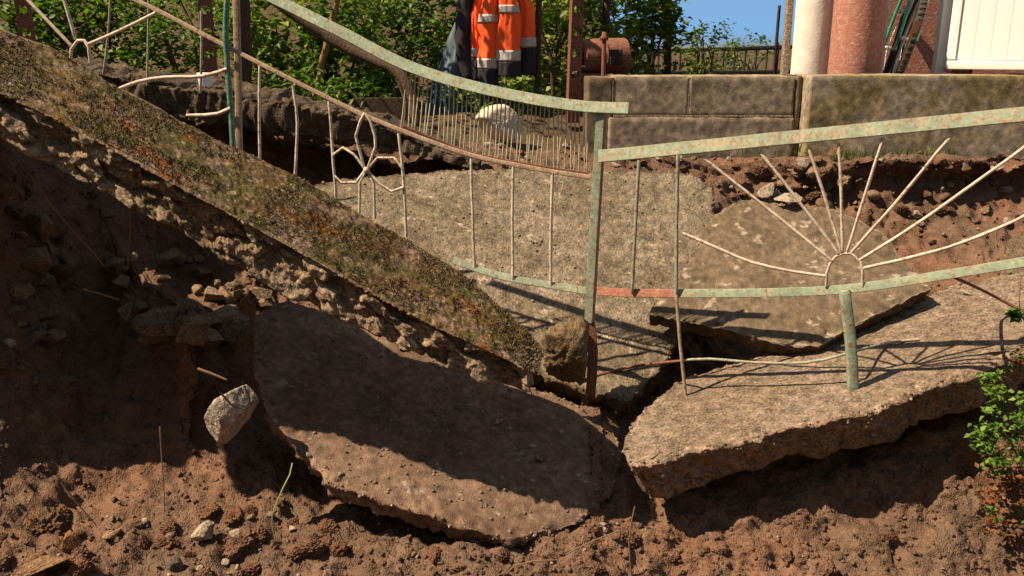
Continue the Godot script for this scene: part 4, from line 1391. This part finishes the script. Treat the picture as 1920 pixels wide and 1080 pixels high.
# ---------------------------------------------------------------- greenery
func leaf_points(l: float, w: float) -> PackedVector3Array:
	return PackedVector3Array([Vector3.ZERO, Vector3(-w * 0.5, 0.12 * w, l * 0.42), Vector3(0, -0.06 * l, l * 0.45), Vector3(w * 0.5, 0.12 * w, l * 0.42), Vector3(0, -0.22 * l, l)])

var leaves := []
func crown(parent: Node3D, called: String, c: Vector3, size: Vector3, clumps: int, per: int, scale: float, cols: Array, shape: int) -> void:
	var v := PackedVector3Array()
	var cc := PackedColorArray()
	var idx := PackedInt32Array()
	var lp: PackedVector3Array = leaves[shape]
	for k in clumps:
		var dir := Vector3(rng.randfn(), rng.randfn(), rng.randfn()).normalized()
		var p := c + dir * size * (0.35 + 0.65 * pow(rng.randf(), 0.5)) * (1.0 + 0.4 * na.get_noise_3dv(dir * 50.0 + c * 30.0))
		var cr := size.length() * rng.randf_range(0.08, 0.15)
		var col: Color = cols[rng.randi() % cols.size()]
		for j in per:
			var o := p + Vector3(rng.randfn(), rng.randfn() * 0.8, rng.randfn()) * cr * 0.6
			var b := Basis.from_euler(Vector3(rng.randf_range(-0.9, 0.6), rng.randf() * TAU, rng.randf_range(-0.7, 0.7))).scaled_local(Vector3.ONE * scale * rng.randf_range(0.6, 1.25))
			var g := rng.randf_range(0.6, 1.45)
			var lc := Color(col.r * g * rng.randf_range(0.85, 1.2), col.g * g, col.b * g)
			var n := v.size()
			for q in lp:
				v.append(o + b * q)
				cc.append(lc)
			idx.append_array(PackedInt32Array([n, n + 1, n + 2, n, n + 2, n + 3, n + 1, n + 4, n + 2, n + 2, n + 4, n + 3]))
	part(called, build(v, idx, cc), M.leaf, parent)

func bush(called: String, px: float, py: float, d: float, size: Vector3, clumps: int, per: int, leaf: float, cols: Array, shape: int, label: String, group := "", stems := 5, category := "bush") -> void:
	var c := P(px, py, d)
	var base := Vector3(c.x, 1.2, c.z)
	var t := thing(called, label, category, base, group)
	for i in stems:
		var e := c + Vector3(rng.randf_range(-0.6, 0.6) * size.x, rng.randf_range(0.0, 0.7) * size.y, rng.randf_range(-0.5, 0.5) * size.z)
		var s := base + Vector3(rng.randf_range(-0.1, 0.1), -0.05, rng.randf_range(-0.1, 0.1))
		part("stem", tube([s, s.lerp(e, 0.5) + Vector3(rng.randf_range(-0.08, 0.08), 0.05, 0), e], 0.016, 0.005, 6), M.bark, t)
	crown(t, "crown", c, size, clumps, per, leaf, cols, shape)

func make_greenery() -> void:
	leaves = [leaf_points(0.075, 0.05), leaf_points(0.12, 0.03), leaf_points(0.05, 0.034)]
	var G1 := [Color(0.11, 0.175, 0.04), Color(0.15, 0.215, 0.05), Color(0.085, 0.14, 0.035)]
	var G2 := [Color(0.17, 0.235, 0.05), Color(0.22, 0.265, 0.06), Color(0.125, 0.185, 0.042)]
	var G3 := [Color(0.075, 0.125, 0.038), Color(0.10, 0.15, 0.042)]
	bush("garden_bush", 30, 20, 7.6, Vector3(0.9, 0.85, 0.5), 93, 26, 1.15, G3, 0, "dark leafy bush at the far upper left")
	bush("garden_bush", 230, 40, 7.4, Vector3(0.75, 0.8, 0.5), 93, 26, 1.09, G1, 0, "deep green bush behind the starburst rods")
	bush("garden_bush", 350, 60, 7.0, Vector3(0.5, 0.6, 0.4), 68, 26, 0.92, G1, 2, "small leaved bush left of the teal pole")
	bush("garden_bush", 520, 70, 7.1, Vector3(0.5, 0.65, 0.4), 74, 26, 1.03, G2, 0, "bright yellow green bush right of the teal pole")
	bush("garden_bush", 640, 110, 7.0, Vector3(0.55, 0.5, 0.4), 80, 26, 0.92, G1, 1, "low grassy leaved bush under the slanting top rail")
	bush("garden_bush", 740, 40, 8.2, Vector3(0.8, 0.9, 0.5), 93, 26, 1.15, G3, 0, "dark bush behind the brown leaning branch")
	bush("garden_bush", 830, 10, 9.2, Vector3(0.7, 0.6, 0.5), 55, 24, 1.15, G2, 0, "pale green bush above the blue tarpaulin")
	bush("garden_bush", 1040, 30, 8.0, Vector3(0.45, 0.9, 0.45), 80, 26, 1.15, G2, 0, "tall light green bush right of the jacket")
	bush("garden_bush", 1150, 20, 8.6, Vector3(0.45, 0.95, 0.5), 68, 26, 1.15, G2, 0, "leafy bush rising behind the rusty tank")
	bush("garden_bush", 1215, 70, 8.8, Vector3(0.36, 0.6, 0.4), 49, 24, 1.03, G1, 0, "green bush between the rusty tank and the sky gap")
	bush("garden_bush", 1320, 95, 9.6, Vector3(0.36, 0.26, 0.3), 43, 22, 0.92, G2, 2, "low shrub tops under the open sky by iron railing")
	bush("garden_bush", 1410, 110, 12.2, Vector3(0.5, 0.3, 0.4), 31, 20, 1.03, G3, 2, "sparse shrub behind the iron railing near white pillar")
	bush("garden_bush", 950, 195, 6.9, Vector3(0.55, 0.16, 0.25), 37, 22, 0.80, G2, 1, "low weeds under the hanging jacket")
	bush("garden_bush", 600, 180, 6.4, Vector3(0.5, 0.16, 0.2), 31, 22, 0.80, G1, 1, "low weeds on the dark path edge by the slim trunk")
		# trees: trunks one can tell apart
	tree([[452, 240, 6.3], [462, 120, 6.3], [458, 0, 6.3], [470, -260, 6.4]], 0.045, 0.03, M.bark, "rough brown tree trunk right of the teal pole", [470, -420, 6.6], Vector3(0.9, 0.6, 0.8), G1)
	tree([[582, 205, 6.6], [606, 110, 6.6], [632, 0, 6.6], [680, -240, 6.7]], 0.026, 0.018, M.pale_bark, "slim pale leaning tree trunk crossing the top rail", [720, -380, 6.9], Vector3(0.7, 0.5, 0.6), G2)
	tree([[1250, 150, 9.2], [1252, 60, 9.2], [1250, -60, 9.2], [1240, -200, 9.2]], 0.05, 0.03, M.bark, "dark thin tree trunk at the left side of the sky gap", [1150, -330, 9.2], Vector3(0.8, 0.7, 0.7), G2)
	tree([[1135, 150, 8.0], [1137, 60, 8.0], [1138, -80, 8.0], [1130, -220, 8.0]], 0.04, 0.03, M.bark, "dark upright trunk standing above the rusty tank", [1060, -330, 8.0], Vector3(0.8, 0.6, 0.7), G1)
	tree([[1040, 190, 7.4], [1032, 110, 7.4], [1012, 40, 7.4], [1008, -100, 7.4]], 0.018, 0.012, M.bark, "thin bent sapling stem right of the jacket", [1000, -230, 7.5], Vector3(0.4, 0.3, 0.4), G2)
	# leaning dead branch
	var t := thing("dead_branch", "bare brown branch leaning down behind the green top rail", "branch", P(785, 235, 5.6))
	part("limb", tube([P(470, -40, 5.9), P(560, 30, 5.85), P(660, 95, 5.8), P(740, 130, 5.7), P(770, 175, 5.65), P(782, 240, 5.6)], 0.05, 0.028, 10, 0.012), M.bark, t)
	part("twig", tube([P(740, 130, 5.7), P(760, 190, 5.68), P(757, 235, 5.62)], 0.018, 0.008, 6, 0.006), M.bark, t)
	# shrub at the right edge, grass
	var sh := thing("shrub", "green and reddish shrub hanging at the lower right edge", "shrub", P(1915, 1000, 3.2))
	for q in [[1870, 700], [1850, 790], [1880, 860], [1900, 940], [1930, 780]]:
		part("stem", tube([P(1935, 1040, 3.25), P((q[0] + 1960) / 2.0, q[1] + 60, 3.2), P(q[0], q[1], 3.08)], 0.008, 0.003, 6), M.root, sh)
	var red := [Color(0.22, 0.07, 0.03), Color(0.16, 0.07, 0.03), Color(0.10, 0.14, 0.03)]
	var grn := [Color(0.10, 0.19, 0.03), Color(0.15, 0.24, 0.05), Color(0.07, 0.14, 0.025)]
	crown(sh, "foliage", P(1890, 790, 3.1), Vector3(0.13, 0.2, 0.12), 34, 22, 0.5, grn, 2)
	crown(sh, "foliage", P(1905, 900, 3.08), Vector3(0.11, 0.15, 0.12), 26, 20, 0.5, red, 2)
	crown(sh, "foliage", P(1930, 700, 3.2), Vector3(0.07, 0.12, 0.08), 14, 18, 0.45, red, 2)
	crown(sh, "foliage", P(1875, 980, 3.0), Vector3(0.06, 0.05, 0.06), 8, 14, 0.45, red, 2)
	var sp := thing("sprig", "small green sprig at right edge above the long slab", "plant", P(1930, 615, 3.4))
	part("stem", tube([P(1935, 620, 3.42), P(1912, 585, 3.38), P(1915, 515, 3.4)], 0.003, 0.002, 5), M.root, sp)
	crown(sp, "foliage", P(1912, 590, 3.38), Vector3(0.03, 0.03, 0.03), 4, 12, 0.6, grn, 0)
	# grass at the wall foot
	grass(1560, 1790, 278, 296, 5.6, 160, "short green grass along the foot of the mossy wall")
	grass(1340, 1500, 272, 288, 5.9, 40, "sparse grass tufts by the wall's lower footing")
	# a single bent blade
	solo("grass_blade", bar([P(512, 1000, 2.72), P(510, 965, 2.72), P(530, 915, 2.74), P(543, 890, 2.76), P(548, 868, 2.78)], 0.0045, 0.001, Vector3(1, 0, 0.3), 0.03), plain(0.16, 0.21, 0.06, 0.5), "single long green grass blade bent over the soil", "grass blade")
	# roots and straws
	var roots := [
		[[[0, 125], [60, 180], [110, 235], [170, 300]], 3.4, 0.006, "pale root lying across the kerb's left end"],
		[[[60, 330], [110, 400], [180, 480], [195, 500]], 3.3, 0.004, "dark root hanging in the cavity"],
		[[[245, 390], [243, 440], [240, 500]], 3.5, 0.004, "thin root hanging straight above the rubble heap"],
		[[[155, 542], [190, 552], [225, 562]], 3.3, 0.004, "short reddish root pointing at the rubble heap"],
		[[[115, 905], [145, 945], [180, 985]], 2.85, 0.003, "thin straw leaning at the foot of the cavity"],
		[[[300, 800], [305, 880], [310, 960]], 2.95, 0.003, "fine root dangling to the soil heap"],
		[[[370, 692], [395, 700], [425, 712]], 2.95, 0.006, "pale stick poking left above the concrete lump"],
		[[[412, 735], [435, 760], [460, 768], [468, 750], [455, 715]], 2.9, 0.004, "dark wire looped over the pale concrete lump"],
		[[[1060, 1040], [1110, 1015], [1160, 995]], 2.75, 0.003, "straw lying across the gap below the slabs"],
		[[[950, 1075], [965, 1060], [1000, 1052], [1045, 1050], [1060, 1075]], 2.62, 0.003, "curled root loop in the red soil at bottom middle"],
		[[[1185, 1080], [1180, 1010], [1190, 950]], 2.95, 0.004, "root strand rising in the dark gap"],
	]
	for q in roots:
		var path := []
		for e in q[0]: path.append(P(e[0], e[1], q[1]))
		solo("root", tube(path, q[2], q[2] * 0.6, 6, 0.003), M.dark_iron if "wire" in q[3] else M.root, q[3], "root")

func tree(path: Array, r0: float, r1: float, m: Material, label: String, top: Array, size: Vector3, cols: Array) -> void:
	var p := []
	for q in path: p.append(P(q[0], q[1], q[2]))
	p[0].y = minf(p[0].y, 1.15)
	var t := thing("garden_tree", label, "tree", p[0])
	part("trunk", tube(p, r0, r1, 10, 0.012), m, t)
	var c := P(top[0], top[1], top[2])
	for i in 4:
		part("limb", tube([p[-1] - Vector3(0, 0.1, 0), p[-1].lerp(c, 0.5) + Vector3(rng.randf_range(-0.3, 0.3), 0.1, rng.randf_range(-0.2, 0.2)), c + Vector3(rng.randf_range(-0.5, 0.5) * size.x, rng.randf_range(-0.2, 0.5) * size.y, rng.randf_range(-0.5, 0.5) * size.z)], r1 * 0.8, 0.006, 6), m, t)
	crown(t, "crown", c, size, 26, 22, 1.0, cols, 0)

func grass(x0: float, x1: float, y0: float, y1: float, d: float, n: int, label: String) -> void:
	var v := PackedVector3Array()
	var idx := PackedInt32Array()
	var c := PackedColorArray()
	for i in n:
		var x := rng.randf_range(x0, x1)
		var g = ground_at(x, y1 + 6)
		var p := P(x, rng.randf_range(y1 - 4, y1 + 8), d)
		var h := rng.randf_range(0.03, 0.09)
		var l := Vector3(rng.randf_range(-0.03, 0.03), 0, rng.randf_range(-0.01, 0.03))
		var s := Vector3(0.0025, 0, 0.001)
		var k := v.size()
		v.append_array(PackedVector3Array([p - s, p + s, p + l * 0.4 + Vector3(0, h * 0.6, 0) - s * 0.7, p + l * 0.4 + Vector3(0, h * 0.6, 0) + s * 0.7, p + l + Vector3(0, h, 0)]))
		idx.append_array(PackedInt32Array([k, k + 2, k + 1, k + 1, k + 2, k + 3, k + 2, k + 4, k + 3]))
		var t := rng.randf()
		for j in 5: c.append(Color(0.07, 0.15, 0.02).lerp(Color(0.17, 0.20, 0.05), t))
	var o := solo("grass", build(v, idx, c), M.leaf, label, "grass")
	o.set_meta("kind", "stuff")

# ---------------------------------------------------------------- all
func _ready() -> void:
	var cam := Camera3D.new()
	cam.name = "camera"
	cam.position = eye
	cam.rotation.x = -PITCH
	cam.fov = rad_to_deg(2.0 * atan(540.0 / F))
	cam.near = 0.05
	cam.far = 2000.0
	add_child(cam)
	cam.current = true
	var env := Environment.new()
	env.background_mode = Environment.BG_SKY
	var sm := ProceduralSkyMaterial.new()
	sm.sky_top_color = Color(0.60, 0.63, 0.67)
	sm.sky_horizon_color = Color(0.52, 0.74, 0.95)
	sm.ground_bottom_color = Color(0.20, 0.16, 0.12)
	sm.ground_horizon_color = Color(0.45, 0.45, 0.42)
	sm.sky_energy_multiplier = 0.7
	var sky := Sky.new()
	sky.sky_material = sm
	env.sky = sky
	env.tonemap_mode = Environment.TONE_MAPPER_LINEAR
	env.tonemap_exposure = 2.0
	env.sdfgi_enabled = true
	env.ssao_enabled = true
	env.ssil_enabled = true
	var we := WorldEnvironment.new()
	we.name = "world"
	we.environment = env
	add_child(we)
	var sun := DirectionalLight3D.new()
	sun.name = "sun"
	sun.light_energy = 1.6
	sun.light_color = Color(1.0, 0.90, 0.76)
	sun.light_angular_distance = 0.5
	sun.shadow_enabled = true
	add_child(sun)
	sun.look_at_from_position(Vector3.ZERO, Vector3(0.58, -0.79, -0.13))

	rng.seed = 4711
	na.seed = 1
	na.frequency = 0.05
	na.noise_type = FastNoiseLite.TYPE_SIMPLEX_SMOOTH
	na.fractal_octaves = 3
	nb.seed = 2
	nb.frequency = 0.05
	nb.noise_type = FastNoiseLite.TYPE_SIMPLEX
	nb.fractal_octaves = 2
	nc.seed = 3
	nc.frequency = 0.06
	nc.noise_type = FastNoiseLite.TYPE_CELLULAR
	nc.cellular_return_type = FastNoiseLite.RETURN_DISTANCE
	nc.fractal_type = FastNoiseLite.FRACTAL_NONE
	nr.seed = 4
	nr.frequency = 0.06
	nr.noise_type = FastNoiseLite.TYPE_CELLULAR
	nr.cellular_return_type = FastNoiseLite.RETURN_CELL_VALUE
	nr.fractal_type = FastNoiseLite.FRACTAL_NONE
	materials()
	print("materials ", Time.get_ticks_msec())
	make_ground()
	print("ground ", Time.get_ticks_msec())
	make_slabs()
	make_kerb()
	print("slabs ", Time.get_ticks_msec())
	make_wall()
	make_house()
	make_fence()
	print("fence ", Time.get_ticks_msec())
	make_yard_things()
	make_greenery()
	print("green ", Time.get_ticks_msec())
	make_stone_kinds()
	for i in 4: clod_low.append(stone_mesh(500 + i, 2, 0.6, 0.25, Vector3(1, 0.85, 0.9)))
	make_stones()
	make_clods()
	print("stones ", Time.get_ticks_msec())
